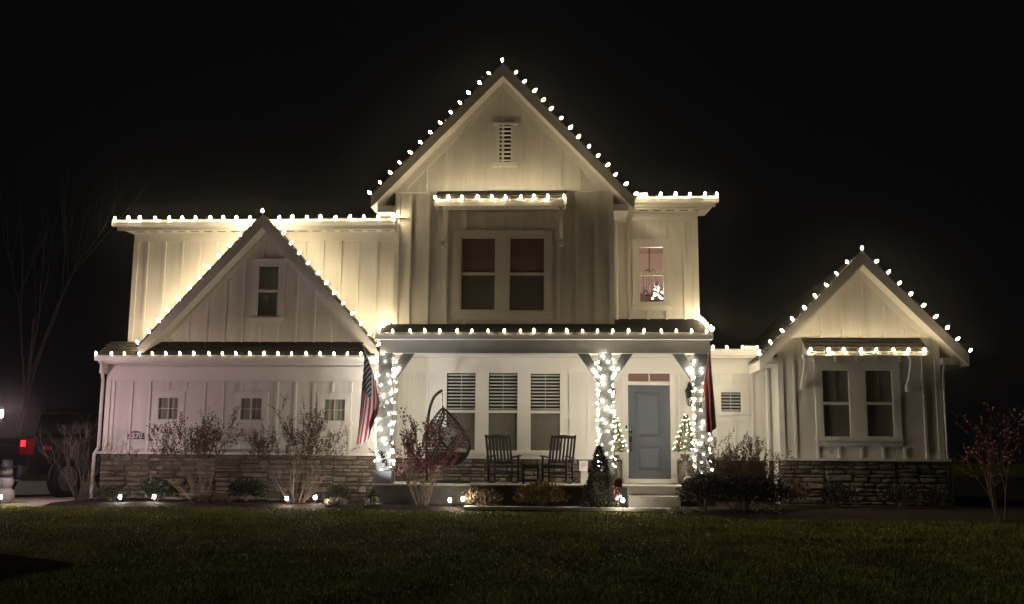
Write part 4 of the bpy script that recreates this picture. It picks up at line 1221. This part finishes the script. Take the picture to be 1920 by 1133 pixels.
# tall bare tree left of the house
def bare_tree(label, base, h, seed, name='bare_tree', lean=(0,0,0)):
    rg = random.Random(seed); tr, br = MB(), MB(); base = Vector(base)
    def grow(mb, p, d, ln, r, lvl):
        pts=[p]; rr=[r]; n=6
        for i in range(n):
            d = (d+rnd(rg)*.11+Vector((0,0,.06))).normalized(); pts.append(pts[-1]+d*ln/n); rr.append(r*(1-.11*(i+1)))
        mb.tube(pts, rr, 6 if lvl < 2 else 4, cap=False)
        if lvl < 4:
            for k in range([4,3,3,2][lvl]):
                i = rg.randint(3,n); nd = (d+rnd(rg)*.55+Vector((0,0,.3))).normalized()
                grow(br, pts[i], nd, ln*rg.uniform(.55,.8), rr[i]*.68, lvl+1)
    grow(tr, base, (Vector((0,0,1))+Vector(lean)).normalized(), h*.42, .075, 0)
    t = thing(name, base, label, 'tree'); tr.build('trunk', M['branch_grey'], t); br.build('branches', M['branch_grey'], t)
bare_tree('tall bare tree standing in the dark behind the truck', (X(18,930,25),25,0), 10.5, 5, lean=(.06,0,0))

# ------------------------------------------------------------------ path lights, spotlight, lamp post
def path_light(label, px, py, Y, s=1.0):
    q = P(px,py,Y); t = thing('path_light', (q.x,Y,.03), label, 'path light', 'small bright path lights at the bed edge')
    g = lambda *a: local(a[0].build(a[1], M[a[2]], t), t)
    z = q.z-.03
    g(MB().tube([(0,0,-.1),(0,0,max(z-.03,.02))], .008, 6), 'stake', 'black')
    g(MB().lathe([(.020,z-.032),(.026,z-.024),(.026,z+.024),(.020,z+.032)], n=10), 'lens', 'path_glow')
    g(MB().lathe([(.030,z+.041),(.032,z+.047),(.02,z+.054),(.004,z+.058)], n=12), 'cap', 'black')
path_light('path light just right of the left house corner bush', 225, 932, 19.3)
path_light('path light in front of the dark bush below the number plaque', 289, 931.5, 19.35)
path_light('left path light of the pair below the flag shrub', 538, 935, 19.25)
path_light('right path light of the pair below the flag shrub', 591, 933, 19.3)
path_light('left path light of the pair left of the golden shrub', 843.5, 938, 18.98)
path_light('right path light of the pair left of the golden shrub', 868, 935.5, 18.98)
path_light('path light standing against the snowman', 1, 932, 18.3)
path_light('path light beside the steps under the candy ornament', 1168, 938.5, 18.88)
# black garden spotlight aimed at the house
q = P(695,938,19.25); sp = thing('garden_spotlight', (q.x,19.25,.03), 'black garden spotlight on a stake by the porch corner', 'spotlight')
local(MB().tube([(0,0,-.05),(.0,0,.16)],.012,6).build('stake', M['black'], sp), sp)
local(MB().lathe([(.03,-.09),(.05,-.07),(.055,.06),(.06,.075)],(.01,.0,.24),12,axis=(.45,.5,.74)).build('head', M['black'], sp), sp)
local(MB().box(.03,.15,-.01,.01,.20,.225).build('bracket', M['black'], sp), sp)
sd_ = bpy.data.lights.new('spotlight_beam','SPOT'); sd_.energy = 115; sd_.color = (.93,.94,1.0); sd_.spot_size = R(95); sd_.spot_blend = .9; sd_.shadow_soft_size = .04
so_ = bpy.data.objects.new('spotlight_beam', sd_); COL.objects.link(so_); so_.parent = sp
so_.matrix_basis = Matrix.Translation((.06,.06,.36)) @ Vector((.25,.50,.85)).to_track_quat('-Z','Y').to_matrix().to_4x4()
# lamp post at the left edge of the drive
lq = P(0,776,18.4); lp = thing('lamp_post', (lq.x,18.4,-.03), 'lit lamp post at the left edge beside the drive', 'lamp post')
lz_ = lq.z+.03
local(MB().tube([(0,0,0),(0,0,.3),(0,0,lz_-.17)],[.05,.035,.03],8).lathe([(.08,0),(.09,.03),(.05,.10)],(0,0,0),12).build('post', M['black'], lp), lp)
local(MB().lathe([(.02,-.07),(.045,-.055),(.055,.0),(.045,.055),(.02,.07)],(0,0,lz_),12).build('globe', M['lamp_glow'], lp, True), lp)
local(MB().lathe([(.075,.075),(.08,.085),(.04,.13),(.01,.16)],(0,0,lz_),12).lathe([(.035,-.17),(.045,-.10),(.035,-.075)],(0,0,lz_),12).build('cap', M['black'], lp), lp)

# ------------------------------------------------------------------ flags
def cloth(name, fn, nu, nv, mt, parent, thick=.003):
    me = bpy.data.meshes.new(name); vs = []; uv = []
    for j in range(nv+1):
        for i in range(nu+1):
            s, t = i/nu, j/nv; vs.append(tuple(fn(s,t))); uv.append((s,t))
    fs = [(j*(nu+1)+i, j*(nu+1)+i+1, (j+1)*(nu+1)+i+1, (j+1)*(nu+1)+i) for j in range(nv) for i in range(nu)]
    me.from_pydata(vs, [], fs); me.update()
    ul = me.uv_layers.new(name='UVMap')
    for lp_ in me.loops: ul.data[lp_.index].uv = uv[lp_.vertex_index]
    me.polygons.foreach_set('use_smooth', [True]*len(me.polygons)); me.materials.append(mt)
    return link(name, me, parent)
def flag_material():
    mt = bpy.data.materials.new('flag_cloth'); mt.use_nodes = True; nt = mt.node_tree; b = nt.nodes['Principled BSDF']
    b.inputs['Roughness'].default_value = .8
    N = lambda t: nt.nodes.new(t)
    uv = N('ShaderNodeUVMap'); uv.uv_map = 'UVMap'; sx = N('ShaderNodeSeparateXYZ'); nt.links.new(uv.outputs[0], sx.inputs[0])
    def ma(op, a, b_=None, c=None):
        n = N('ShaderNodeMath'); n.operation = op
        for k, v in enumerate((a,b_,c)):
            if v is None: continue
            if isinstance(v,(int,float)): n.inputs[k].default_value = v
            else: nt.links.new(v, n.inputs[k])
        return n.outputs[0]
    s, t = sx.outputs[0], sx.outputs[1]          # s: across the stripes (hoist), t: along the fly
    stripe = ma('LESS_THAN', ma('MODULO', ma('MULTIPLY', s, 13), 2), 1)      # 1 = red
    canton = ma('MULTIPLY', ma('LESS_THAN', s, 7/13), ma('LESS_THAN', t, .40))
    # stars: staggered dots
    u_ = ma('MULTIPLY', s, 9/(7/13)); v_ = ma('MULTIPLY', t, 11/.40)
    fu = ma('SUBTRACT', ma('FRACT', u_), .5); fv = ma('SUBTRACT', ma('FRACT', v_), .5)
    dist = ma('SQRT', ma('ADD', ma('MULTIPLY', fu, fu), ma('MULTIPLY', fv, fv)))
    par = ma('MODULO', ma('ADD', ma('FLOOR', u_), ma('FLOOR', v_)), 2)
    star = ma('MULTIPLY', ma('MULTIPLY', ma('LESS_THAN', dist, .40), ma('LESS_THAN', par, .5)), canton)
    def mix(f, a, b_):
        n = N('ShaderNodeMix'); n.data_type = 'RGBA'; nt.links.new(f, n.inputs[0])
        for k, v in ((6,a),(7,b_)):
            if isinstance(v, tuple): n.inputs[k].default_value = (*v,1)
            else: nt.links.new(v, n.inputs[k])
        return n.outputs[2]
    c = mix(stripe, (.78,.74,.70), (.50,.020,.030)); c = mix(canton, c, (.014,.020,.06)); c = mix(star, c, (.62,.60,.58))
    nt.links.new(c, b.inputs['Base Color'])
    return mt
fm = flag_material()
p0 = P(721,764,19.98); p1 = P(680,645,19.35)
fr_ = thing('flag', (p0.x,19.98,p0.z), 'red, white and blue striped flag on a pole from the left porch post', 'flag')
MB().tube([p0,p1],.013,8).build('pole', M['pole'], fr_)
MB().ball(p1+Vector((0,0,.015)),.022,.022,.022,8,6).build('finial', M['dark_metal'], fr_)
MB().tube([p0+Vector((0,.04,-.03)),p0+(p1-p0)*.10],.022,8).build('bracket', M['dark_metal'], fr_)
h0 = p0.lerp(p1,.90); h1 = p0.lerp(p1,.32)
e0 = P(666,834,19.52); em = P(683,824,19.60); e1 = P(699,806,19.66)
def flagfn(s, t):
    a = h0.lerp(h1, s)
    e = e0.lerp(em, s*2) if s < .5 else em.lerp(e1, s*2-1)
    k = min(1, t*1.25)
    p = a.lerp(e, t)
    p.x += .030*math.sin(s*9+1.2*t+.4)*k*(1-.35*t) + .09*math.sin(math.pi*t)*s
    p.y += .06*math.cos(s*9+1.0*t)*k
    p.z -= .06*math.sin(math.pi*s)*k
    return p
cloth('flag_cloth', flagfn, 46, 40, fm, fr_)
p0 = P(1312,768,20.0); p1 = P(1332,648,19.45)
fr2 = thing('flag', (p0.x,20.0,p0.z), 'plain dark red flag on a pole from the right porch post', 'flag')
MB().tube([p0,p1],.012,8).build('pole', M['pole'], fr2)
MB().tube([p0+Vector((0,.03,-.03)),p0+(p1-p0)*.12],.022,8).build('bracket', M['dark_metal'], fr2)
h0b = p0.lerp(p1,.97); h1b = p0.lerp(p1,.36)
e0b = P(1341,800,19.55); e1b = P(1324,806,19.72)
def flagfn2(s, t):
    p = h0b.lerp(h1b, s).lerp(e0b.lerp(e1b, s), t); k = min(1, t*1.4)
    p.x += .035*math.sin(s*13+t)*k - .05*math.sin(math.pi*t)*s*0
    p.y += .06*math.cos(s*13)*k
    p.z -= .10*k*math.sin(math.pi*s)
    return p
cloth('flag_cloth', flagfn2, 34, 30, M['red_cloth'], fr2)

# ------------------------------------------------------------------ rocking chairs and side table
def rocking_chair(label, loc, rz, group):
    t = thing('rocking_chair', loc, label, 'rocking chair', group, rz)
    t.matrix_basis = t.matrix_basis @ Matrix.Scale(.86,4); WM[t.name] = t.matrix_basis.copy()
    def part(mb, n): return local(mb.build(n, M['dark_wood'], t), t)
    # front faces -Y in its own frame
    for s in (-1,1):
        x = s*.29
        pts = [(x, -.42+.95*i/14, .022+.085*((i/14-.45)/.55)**2) for i in range(15)]
        part(MB().tube(pts,.020,6), 'rocker')
        part(MB().bar((x,-.26,.04),(x,-.26,.62),.045,.045,(0,1,0)), 'front_leg')
        part(MB().bar((x,.24,.03),(x,.20,.44),.045,.045,(0,1,0)), 'back_leg')
        part(MB().bar((x,.205,.42),(x,.46,1.14),.05,.034,(0,1,.3)), 'back_post')
        part(MB().bar((x*1.06,-.32,.645),(x*1.03,.30,.60),.075,.026), 'armrest')
        part(MB().bar((x,-.25,.20),(x,.23,.20),.024,.024), 'side_stretcher')
    for z in (.16,.26): part(MB().bar((-.29,-.26,z),(.29,-.26,z),.026,.026), 'front_stretcher')
    part(MB().bar((-.29,.22,.22),(.29,.22,.22),.026,.026), 'back_stretcher')
    part(MB().box(-.29,.29,-.285,-.245,.36,.425), 'seat_rail')
    for i in range(6): part(MB().bar((-.28,-.24+i*.088,.43-.008*i),(.28,-.24+i*.088,.43-.008*i),.078,.018), 'seat_slat')
    part(MB().prism([(-.31,1.06),(.31,1.06),(.31,1.12),(.0,1.155),(-.31,1.12)], .425, .455), 'top_rail')
    part(MB().bar((-.28,.235,.50),(.28,.235,.50),.05,.026,(0,.3,1)), 'lower_rail')
    for i in range(6):
        x = -.215+i*.086; part(MB().bar((x,.235,.50),(x,.44,1.09),.05,.014,(0,1,.3)), 'back_slat')
    return t
q = P(943,905,20.75); rocking_chair('dark wooden rocking chair turned right, left of the side table', (q.x,20.75,pz0+.003), R(22), 'rocking chairs on the porch')
q = P(1046,907,20.75); rocking_chair('dark wooden rocking chair turned left, right of the side table', (q.x,20.75,pz0+.003), R(-17), 'rocking chairs on the porch')
q = P(995,905,20.55); tb = thing('side_table', (q.x,20.55,pz0), 'small square dark side table between the rocking chairs', 'side table')
for i in range(4): local(MB().box(-.17+i*.086,-.17+i*.086+.08,-.17,.17,.37,.39).build('top_slat', M['dark_wood'], tb), tb)
for sx in (-1,1):
    for sy in (-1,1): local(MB().box(sx*.145-.018,sx*.145+.018,sy*.145-.018,sy*.145+.018,0,.369).build('leg', M['dark_wood'], tb), tb)
    local(MB().box(-.126,.126,sx*.145-.012,sx*.145+.012,.06,.09).build('stretcher', M['dark_wood'], tb), tb)
    local(MB().box(-.126,.126,sx*.145-.011,sx*.145+.011,.31,.368).build('apron', M['dark_wood'], tb), tb)

# ------------------------------------------------------------------ hanging egg chair
q = P(835,905,20.9); EC = Vector((q.x,20.9,pz0))
top = P(829,732,20.9); hook = P(830,764,20.9); bot = P(842,875,20.9)
ec = thing('hanging_egg_chair', EC, 'dark wicker egg chair hanging from a curved stand on the porch', 'hanging chair')
hb = Vector((P(797,905,20.9).x, 21.15, pz0+.03))
sp_ = [hb, Vector((hb.x-.02,21.15,pz0+.5)), P(801,812,21.1), P(803,782,21.05), P(807,762,21.0), P(815,743,20.95), top]
# smooth
cur = []
for i in range(len(sp_)-1):
    for k in range(5):
        t = k/5; a,b_,c_,d_ = sp_[max(i-1,0)],sp_[i],sp_[i+1],sp_[min(i+2,len(sp_)-1)]
        cur.append(.5*((2*b_)+(c_-a)*t+(2*a-5*b_+4*c_-d_)*t*t+(3*b_-a-3*c_+d_)*t**3))
cur.append(top)
MB().tube(cur,.030,8).build('stand_pole', M['dark_metal'], ec)
ring = [(EC.x+.52*math.cos(a)-.02, 20.95+.50*math.sin(a), pz0+.024) for a in fl(0,2*math.pi,28,endpoint=False)]
MB().tube(ring,.022,6,closed=True).tube([(hb.x,hb.y,pz0+.024),(EC.x+.45,20.95,pz0+.024)],.02,6).build('stand_base', M['dark_metal'], ec)
ch_ = MB()
for i in range(6):
    a = top.lerp(hook, i/6); b_ = top.lerp(hook,(i+.9)/6)
    ch_.tube([a,b_],.010 if i%2 else .006,5)
ch_.build('chain', M['dark_metal'], ec)
H_e = hook.z-bot.z; R_e = .50; cb = Vector((bot.x-.02,20.9,bot.z))
def egg(phi, t):                     # t 0 bottom .. 1 top
    r_ = R_e*math.sin(math.pi*min(1,t)**.72)**.85*(1.06-.20*t) if 0 < t < 1 else 0
    tip = hook-cb
    c_ = cb + Vector((tip.x*t, 0, H_e*t))
    return c_ + Vector((r_*math.cos(phi), r_*math.sin(phi)*.85, 0))
open_dir = R(-42); half = R(58)      # opening towards the front right
def opening(t): return half*(math.sin(math.pi*min(1,max(0,(t-.16)/.84)))**.6) if t > .16 else 0
rim = []
for t in fl(.16,1,18): rim.append(egg(open_dir-opening(t), t))
for t in fl(1,.16,18)[1:]: rim.append(egg(open_dir+opening(t), t))
MB().tube(rim[:-1],.024,6,closed=True).build('rim', M['dark_metal'], ec)
wv = MB()
for k in range(26):
    ph = 2*math.pi*k/26
    seg = []
    for t in fl(.02,.99,24):
        dd = (ph-open_dir+math.pi)%(2*math.pi)-math.pi
        if abs(dd) < opening(t):
            if len(seg) > 1: wv.tube(seg,.008,4,cap=False)
            seg = []
        else: seg.append(egg(ph+.25*math.sin(t*9+k),t))
    if len(seg) > 1: wv.tube(seg,.008,4,cap=False)
for t in fl(.05,.95,17):
    w_ = opening(t); seg = [egg(open_dir+w_+(2*math.pi-2*w_)*i/26, t+.012*math.sin(i*2.1)) for i in range(27)]
    wv.tube(seg,.010 if t > .3 else .013,4,cap=False)
wv.build('wicker_basket', M['dark_metal'], ec)
sb = MB()                            # dense woven seat bottom
for t0_,t1_ in zip(fl(.0,.24,8)[:-1],fl(.0,.24,8)[1:]):
    n = 24
    a = [egg(2*math.pi*i/n,max(t0_,.004))*1.0 for i in range(n)]; b_ = [egg(2*math.pi*i/n,t1_) for i in range(n)]
    sb.add(a+b_, [(i,(i+1)%n,(i+1)%n+n,i+n) for i in range(n)])
sb.build('woven_seat', M['dark_metal'], ec, True)
cc = egg(0,.26); cc.x = cb.x+.02
MB().ball((cc.x,20.88,cb.z+.30),.40,.33,.10,16,8).build('seat_cushion', M['cushion'], ec, True)
MB().ball((cc.x-.08,21.12,cb.z+.56),.34,.10,.26,16,8).build('back_cushion', M['cushion'], ec, True)

# ------------------------------------------------------------------ potted lit trees by the door
def potted(label, px, top_py, pot_py, foot_py, Y, seed):
    cx = X(px,840,Y)
    zb, zp, ztop = pz0, Z(px,pot_py,Y), Z(px,top_py,Y)
    hp = zp-zb
    u = thing('planter_urn', (cx,Y,pz0), 'tall dark bottle shaped urn '+label, 'urn', 'tall urns beside the door')
    prof = [(.10,0),(.145,.02),(.16,.10),(.155,.22),(.125,.34),(.075,.43),(.055,.47),(.06,.50),(.09,.56),(.115,.60),(.10,.60),(.05,.57)]
    k = hp/.60
    local(MB().lathe([(r,z*k) for r,z in prof],n=18).build('body', M['urn'], u, True), u)
    for a in (.2,math.pi+.2):
        local(MB().tube([(.11*math.cos(a),.11*math.sin(a)-.05,.36*k),(.16*math.cos(a),.16*math.sin(a)-.05,.45*k),(.09*math.cos(a),.09*math.sin(a)-.03,.55*k)],.012,5).build('handle', M['urn'], u), u)
    t = thing('christmas_tree', (cx,Y,zp), 'small lit christmas tree in the urn '+label, 'christmas tree', 'lit trees in urns')
    rg = random.Random(seed); lf = MB(); H = ztop-zp; lean = .03
    tr = MB().tube([(cx,Y,zp-.05),(cx,Y,zp+H*.7),(cx+.02,Y,ztop-.02)],[.014,.008,.003],5); tr.build('trunk', M['branch'], t)
    for i in range(2600):
        tt = rg.random()**1.35; a = rg.uniform(0,6.283); layer = .82+.18*math.sin(tt*38+3*math.sin(a*2))
        r_ = .245*(1-tt)**.9*layer*(.35+.65*rg.random()**.5)+.008
        p_ = Vector((cx+r_*math.cos(a)+lean*tt, Y+r_*math.sin(a), zp+.06+(H-.06)*tt))
        d = (Vector((math.cos(a),math.sin(a),.15))+rnd(rg)*.8).normalized()
        quad_leaf(lf,p_,d,d.cross(rnd(rg)).normalized(),.045*rg.uniform(.6,1.3),.006)
    lf.build('foliage', M['leaf_xmas'], t)
    ls = thing('tree_lights', (cx,Y,zp), 'warm mini lights on the small tree '+label, 'string lights', 'lights on the small trees')
    path = []
    for i in range(46):
        tt = i/45; a = tt*6.283*6.5; r_ = .25*(1-tt)**.9+.012
        p_ = Vector((cx+r_*math.cos(a)+lean*tt, Y+r_*math.sin(a), zp+.07+(H-.07)*tt+rg.uniform(-.02,.02)))
        path.append(p_); d = (Vector((math.cos(a),math.sin(a),.3))+rnd(rg)*.6).normalized()
        link('mini_bulb', TREE_MINI, ls, Matrix.Translation(p_+d*.006) @ d.to_track_quat('Z','Y').to_matrix().to_4x4() @ Matrix.Scale(.8,4))
    MB().tube(path,.003,3).build('wire', M['green_wire'], ls)
TREE_MINI = MB().lathe([(.006,-.006),(.014,.004),(.016,.013),(.010,.024),(.002,.031)], n=6).mesh('mini_bulb', M['tree_mini'], True)
potted('left of the front door', 1152, 782, 853, 908, 21.15, 5)
potted('right of the front door', 1284.5, 779, 852, 908, 21.15, 6)

# wall lanterns, unlit
def lantern(label, px, py0, py1):
    Y = YP-.16; cx = X(px,745,Y); z1, z0 = Z(px,py0,Y), Z(px,py1,Y); h = z1-z0
    t = thing('wall_lantern', (cx,YP-.03,z0), label, 'wall lantern', 'black lanterns beside the door')
    MB().bbox(cx-.05,cx+.05,YP-.04,YP-.022,z0+h*.35,z0+h*.75).tube([(cx,YP-.03,z0+h*.6),(cx,YP-.10,z0+h*.80),(cx,Y,z1-.02)],.012,6).build('mount', M['black'], t)
    MB().lathe([(.105,h*.60),(.10,h*.62),(.05,h*.78),(.035,h*.92),(.008,h*1.0)],(cx,Y,z0),12).build('hood', M['black'], t)
    MB().lathe([(.045,h*.05),(.055,h*.1),(.088,h*.58)],(cx,Y,z0),12).build('glass', M['glass'], t, True)
    f_ = MB()
    for k in range(6):
        a = k*math.pi/3; f_.tube([(cx+.047*math.cos(a),Y+.047*math.sin(a),z0+h*.06),(cx+.092*math.cos(a),Y+.092*math.sin(a),z0+h*.60)],.005,4)
    f_.lathe([(.01,0),(.05,h*.04),(.05,h*.07)],(cx,Y,z0),12); f_.build('frame', M['black'], t)
lantern('black wall lantern half hidden by the post left of the door', 1146, 716, 762)
lantern('black wall lantern half hidden by the post right of the door', 1293, 716, 762)

# little house lantern and outlet cover on the porch
q = P(1097,906,20.9); hl = thing('porch_lantern', (q.x,20.9,pz0), 'small grey house shaped lantern with pale roof beside the rocking chair', 'lantern')
local(MB().bbox(-.085,.085,-.085,.085,.0,.26).build('body', M['grey_paint'], hl), hl)
local(MB().prism([(-.12,.261),(.12,.261),(.10,.285),(.0,.345),(-.10,.285)],-.12,.12).build('lantern_roof', M['plaque_white'], hl), hl)
ox0,ox1,oz0,oz1 = rect(1086,1102,864,883,YP-.11)
oc = MB().bbox(ox0,ox1,YP-.125,YP-.10,oz0,oz1).build('outlet_cover', M['trim']); tag(oc,'white outlet cover on the stone beside the rocking chair','outlet cover')
MB().bbox(ox0+.04,ox1-.04,YP-.130,YP-.1251,oz0+.05,oz1-.05).build('outlet_lid', M['blind'], oc)
# candy ornament on a stake
q = P(1160,925,18.95); co = thing('garden_ornament', (q.x,18.95,.03), 'small garden stake ornament with dark red top, white beads and pink candy', 'ornament')
L_ = lambda mb,n,mt,sm=False: local(mb.build(n,M[mt],co,sm),co)
zz = lambda py: Z(1160,py,18.95)-.03
L_(MB().tube([(0,.02,-.05),(0,.02,zz(905))],.008,5),'stake','black')
L_(MB().prism([(-.08,zz(914)),(.07,zz(914)),(.06,zz(899)),(.02,zz(896)),(-.03,zz(898)),(-.075,zz(901))],-.02,.02),'hat','red_cloth')
L_(MB().lathe([(.005,-.012),(.045,-.010),(.05,0),(.045,.010),(.005,.012)],(-.055,-.03,zz(933)),14,axis=(0,-1,0)),'pink_candy','candy',True)
L_(MB().ball((.02,-.02,zz(929)),.04,.025,.036),'white_candy','plaque_white',True)
L_(MB().tube([(-.10,-.02,zz(932)),(-.085,-.02,zz(922)),(-.07,-.02,zz(917))],.012,6),'candy_stick','candy')
L_(MB().add([(-.05,-.02,zz(923)),(-.01,-.03,zz(919)),(.0,-.02,zz(925)),(-.03,-.01,zz(927))],[(0,1,2,3)]),'leaf','leaf_xmas')
rg = random.Random(3)
for i in range(9): L_(MB().ball((rg.uniform(-.05,.08),-.03,zz(rg.uniform(914,927))),.011,.011,.011,6,4),'bead',rg.choice(['candy','plaque_white','red_cloth']))
# basket by the right urn
q = P(1291,912,20.05); bk = thing('basket', (q.x,20.05,pz0), 'small dark basket with pale arched handle beside the right urn', 'basket')
local(MB().lathe([(.06,0),(.085,.02),(.10,.10),(.09,.105),(.06,.06)],n=14).build('bowl', M['brown'], bk, True), bk)
local(MB().tube([(.095*math.cos(a),0,.09+.085*math.sin(a)) for a in fl(0,math.pi,12)],.014,6).build('handle', M['plaque_white'], bk), bk)

# ------------------------------------------------------------------ snowman
q = P(8,936,19.15); sn = thing('snowman', (q.x,19.15,.035), 'white snowman decoration with black hat at the left edge', 'snowman')
Ls = lambda mb,n,mt,sm=True: local(mb.build(n,M[mt],sn,sm),sn)
Ls(MB().ball((0,0,.15),.185,.17,.17,18,10).ball((0,0,.40),.15,.14,.15,18,10).ball((0,0,.60),.115,.11,.105,18,10),'body','snow_white')
Ls(MB().lathe([(.16,.68),(.165,.69),(.16,.70),(.105,.70),(.10,.80),(.095,.82),(.01,.825)],n=18),'hat','black')
Ls(MB().tube([(.118*math.cos(a),.112*math.sin(a),.515) for a in fl(0,2*math.pi,20,endpoint=False)],.022,6,closed=True),'scarf','black')
for z in (.34,.42,.20): Ls(MB().ball((.02,-.15 if z > .3 else -.165,z),.012,.010,.012,8,6),'button','black')
for s in (-.035,.045): Ls(MB().ball((s,-.105,.63),.010,.008,.010,8,6),'eye','black')
Ls(MB().lathe([(.014,0),(.002,.07)],(.005,-.105,.60),8,axis=(.3,-1,0)),'nose','orange')

# ------------------------------------------------------------------ pickup truck
tc = P(45,845,20.8)                      # rear right corner
HD = R(72); hv = Vector((math.cos(HD),math.sin(HD),0)); rv = Vector((hv.y,-hv.x,0))
org = Vector((tc.x,20.8,.035)) - rv*1.0
tk = thing('pickup_truck', org, 'black pickup truck parked left of the house with red tail light', 'pickup truck', rz=HD-R(90))
Lt = lambda mb,n,mt,sm=False,par=None: local(mb.build(n,M[mt],par or tk,sm),tk)
# own frame: rear bumper at y=0, front at y=5.7, right side x=+1.0
def hull(sections, n=None):
    mb = MB(); k = len(sections[0][1]); 
    for y,ps in sections: mb.v += [(x,y,z) for x,z in ps]
    for i in range(len(sections)-1):
        for j in range(k): mb.f.append((i*k+j,(i+1)*k+j,(i+1)*k+(j+1)%k,i*k+(j+1)%k))
    mb.f.append(tuple(range(k))); mb.f.append(tuple(range(len(sections)*k-1,(len(sections)-1)*k-1,-1)))
    return mb
def sec(w,z0,z1,top): return [(-w*.96,z0),(w*.96,z0),(w,z0+.25),(w,z1-.18),(top,z1),(-top,z1),(-w,z1-.18),(-w,z0+.25)]
Lt(hull([(.10,sec(.96,.55,1.26,.93)),(.16,sec(.99,.50,1.30,.95)),(2.0,sec(1.0,.48,1.30,.96)),(2.05,sec(1.0,.46,1.30,.96))]),'bed','car')
Lt(hull([(2.06,sec(1.0,.46,1.30,.96)),(4.2,sec(1.0,.46,1.25,.95)),(5.5,sec(.98,.46,1.15,.90)),(5.7,sec(.92,.5,1.05,.85))]),'lower_body','car')
Lt(hull([(2.08,[(-.93,1.25),(.93,1.25),(.76,1.86),(-.76,1.86)]),(2.3,[(-.95,1.25),(.95,1.25),(.78,1.92),(-.78,1.92)]),(3.6,[(-.95,1.25),(.95,1.25),(.76,1.92),(-.76,1.92)]),(4.4,[(-.93,1.22),(.93,1.22),(.74,1.27),(-.74,1.27)])]),'cab','car')
Lt(MB().add([(-.70,2.072,1.40),(.70,2.072,1.40),(.64,2.086,1.78),(-.64,2.086,1.78)],[(0,1,2,3)]),'rear_window','black')
for s in (-1,1):
    Lt(MB().add([(s*.957,2.45,1.32),(s*.957,3.5,1.32),(s*.80,3.45,1.82),(s*.805,2.5,1.82)],[(0,1,2,3)]),'side_window','black')
Lt(MB().prism([(-.80,.70),(.80,.70),(.80,1.22),(-.80,1.22)],.075,.10),'tailgate','car')
Lt(MB().prism([(-.62,1.10),(.62,1.10),(.62,1.125),(-.62,1.125)],.066,.0751),'tailgate_trim','chrome')
Lt(hull([(-.06,sec(.93,.46,.66,.93)),(.0,sec(.99,.44,.68,.97)),(.12,sec(.99,.44,.68,.97))]),'bumper','black')
Lt(MB().tube([(.50,-.02,.40),(.50,.3,.40)],.05,12).tube([(.62,-.02,.40),(.62,.3,.40)],.05,12),'exhaust','chrome')
for s in (-1,1):
    tl = Lt(MB().prism([(s*.82,.92),(s*.998,.92),(s*1.004,1.25),(s*.82,1.25)],.055,.26),'tail_light','tail_red')
    Lt(MB().prism([(s*.85,1.09),(s*.97,1.09),(s*.97,1.22),(s*.85,1.22)],.04,.0549),'lit_lens','tail_glow',par=tl)
    Lt(MB().prism([(s*.805,.92),(s*.819,.92),(s*.819,1.25),(s*.805,1.25)],.05,.10),'lamp_trim','chrome',par=tl)
Lt(MB().box(-.18,.18,2.055,2.075,1.865,1.89),'brake_light','tail_red')
for s in (-1,1):
    for y in (1.22,4.65):
        c_ = (s*.90,y,.405)
        arch = [(s*1.002,y+.50*math.cos(a),.405+.50*math.sin(a)) for a in fl(-.1,math.pi+.1,18)]
        Lt(MB().tube(arch,.035,6),'wheel_arch','black')
        Lt(MB().lathe([(.05,-.005),(.47,0),(.47,.02)],(s*.992,y,.405),24,axis=(s,0,0)),'wheel_well','black')
        wh = Lt(MB().lathe([(.26,-.12),(.36,-.13),(.405,-.09),(.41,0),(.405,.09),(.36,.125),(.285,.12),(.27,.09)],c_,28,axis=(s,0,0)) if False else
                MB().lathe([(.26,.02),(.36,.0),(.405,.04),(.41,.13),(.405,.22),(.36,.255),(.285,.25),(.27,.22)],(s*.79,y,.405),28,axis=(s,0,0)),'wheel','tyre',True)
        rm_ = MB().lathe([(.272,0),(.272,.02),(.25,.022),(.24,.0)],(s*.79+s*.225,y,.405),24,axis=(s,0,0))
        for k in range(6):
            a = k*math.pi/3; d_ = Vector((0,math.cos(a),math.sin(a)))
            cc_ = Vector((s*1.02,y,.405)); rm_.bar(cc_+d_*.04,cc_+d_*.255,.075,.03,upv=(s,0,0))
        rm_.lathe([(.07,0),(.075,.02),(.05,.03)],(s*1.0,y,.405),14,axis=(s,0,0))
        Lt(rm_,'rim','rim',par=wh)
dm = text_mesh('decal_fx4','FX4',.13,M['decal_red_glow'],Matrix.Identity(4),tk,extrude=.001,spacing=1.15)
dm.matrix_parent_inverse = Matrix.Identity(4)
dm.matrix_basis = Matrix.Translation((1.004,.62,1.06)) @ Matrix.Rotation(R(90),4,'Z') @ Matrix.Rotation(R(90),4,'X')

# ------------------------------------------------------------------ thin air volume added to imitate lens glow round the lights
hz = MB().box(-151,151,-41,251,-2.6,12.6)
vm = bpy.data.materials.new('lens_glow_volume'); vm.use_nodes = True; nt = vm.node_tree; nt.nodes.clear()
o_ = nt.nodes.new('ShaderNodeOutputMaterial'); pv = nt.nodes.new('ShaderNodeVolumePrincipled')
pv.inputs['Color'].default_value = (.92,.92,.92,1); pv.inputs['Density'].default_value = .0005; pv.inputs['Anisotropy'].default_value = .95
nt.links.new(pv.outputs[0], o_.inputs['Volume'])
tag(hz.build('lens_glow_volume', vm), 'thin air volume added to imitate lens glow round the lights', 'lens_glow_volume', kind='stuff')
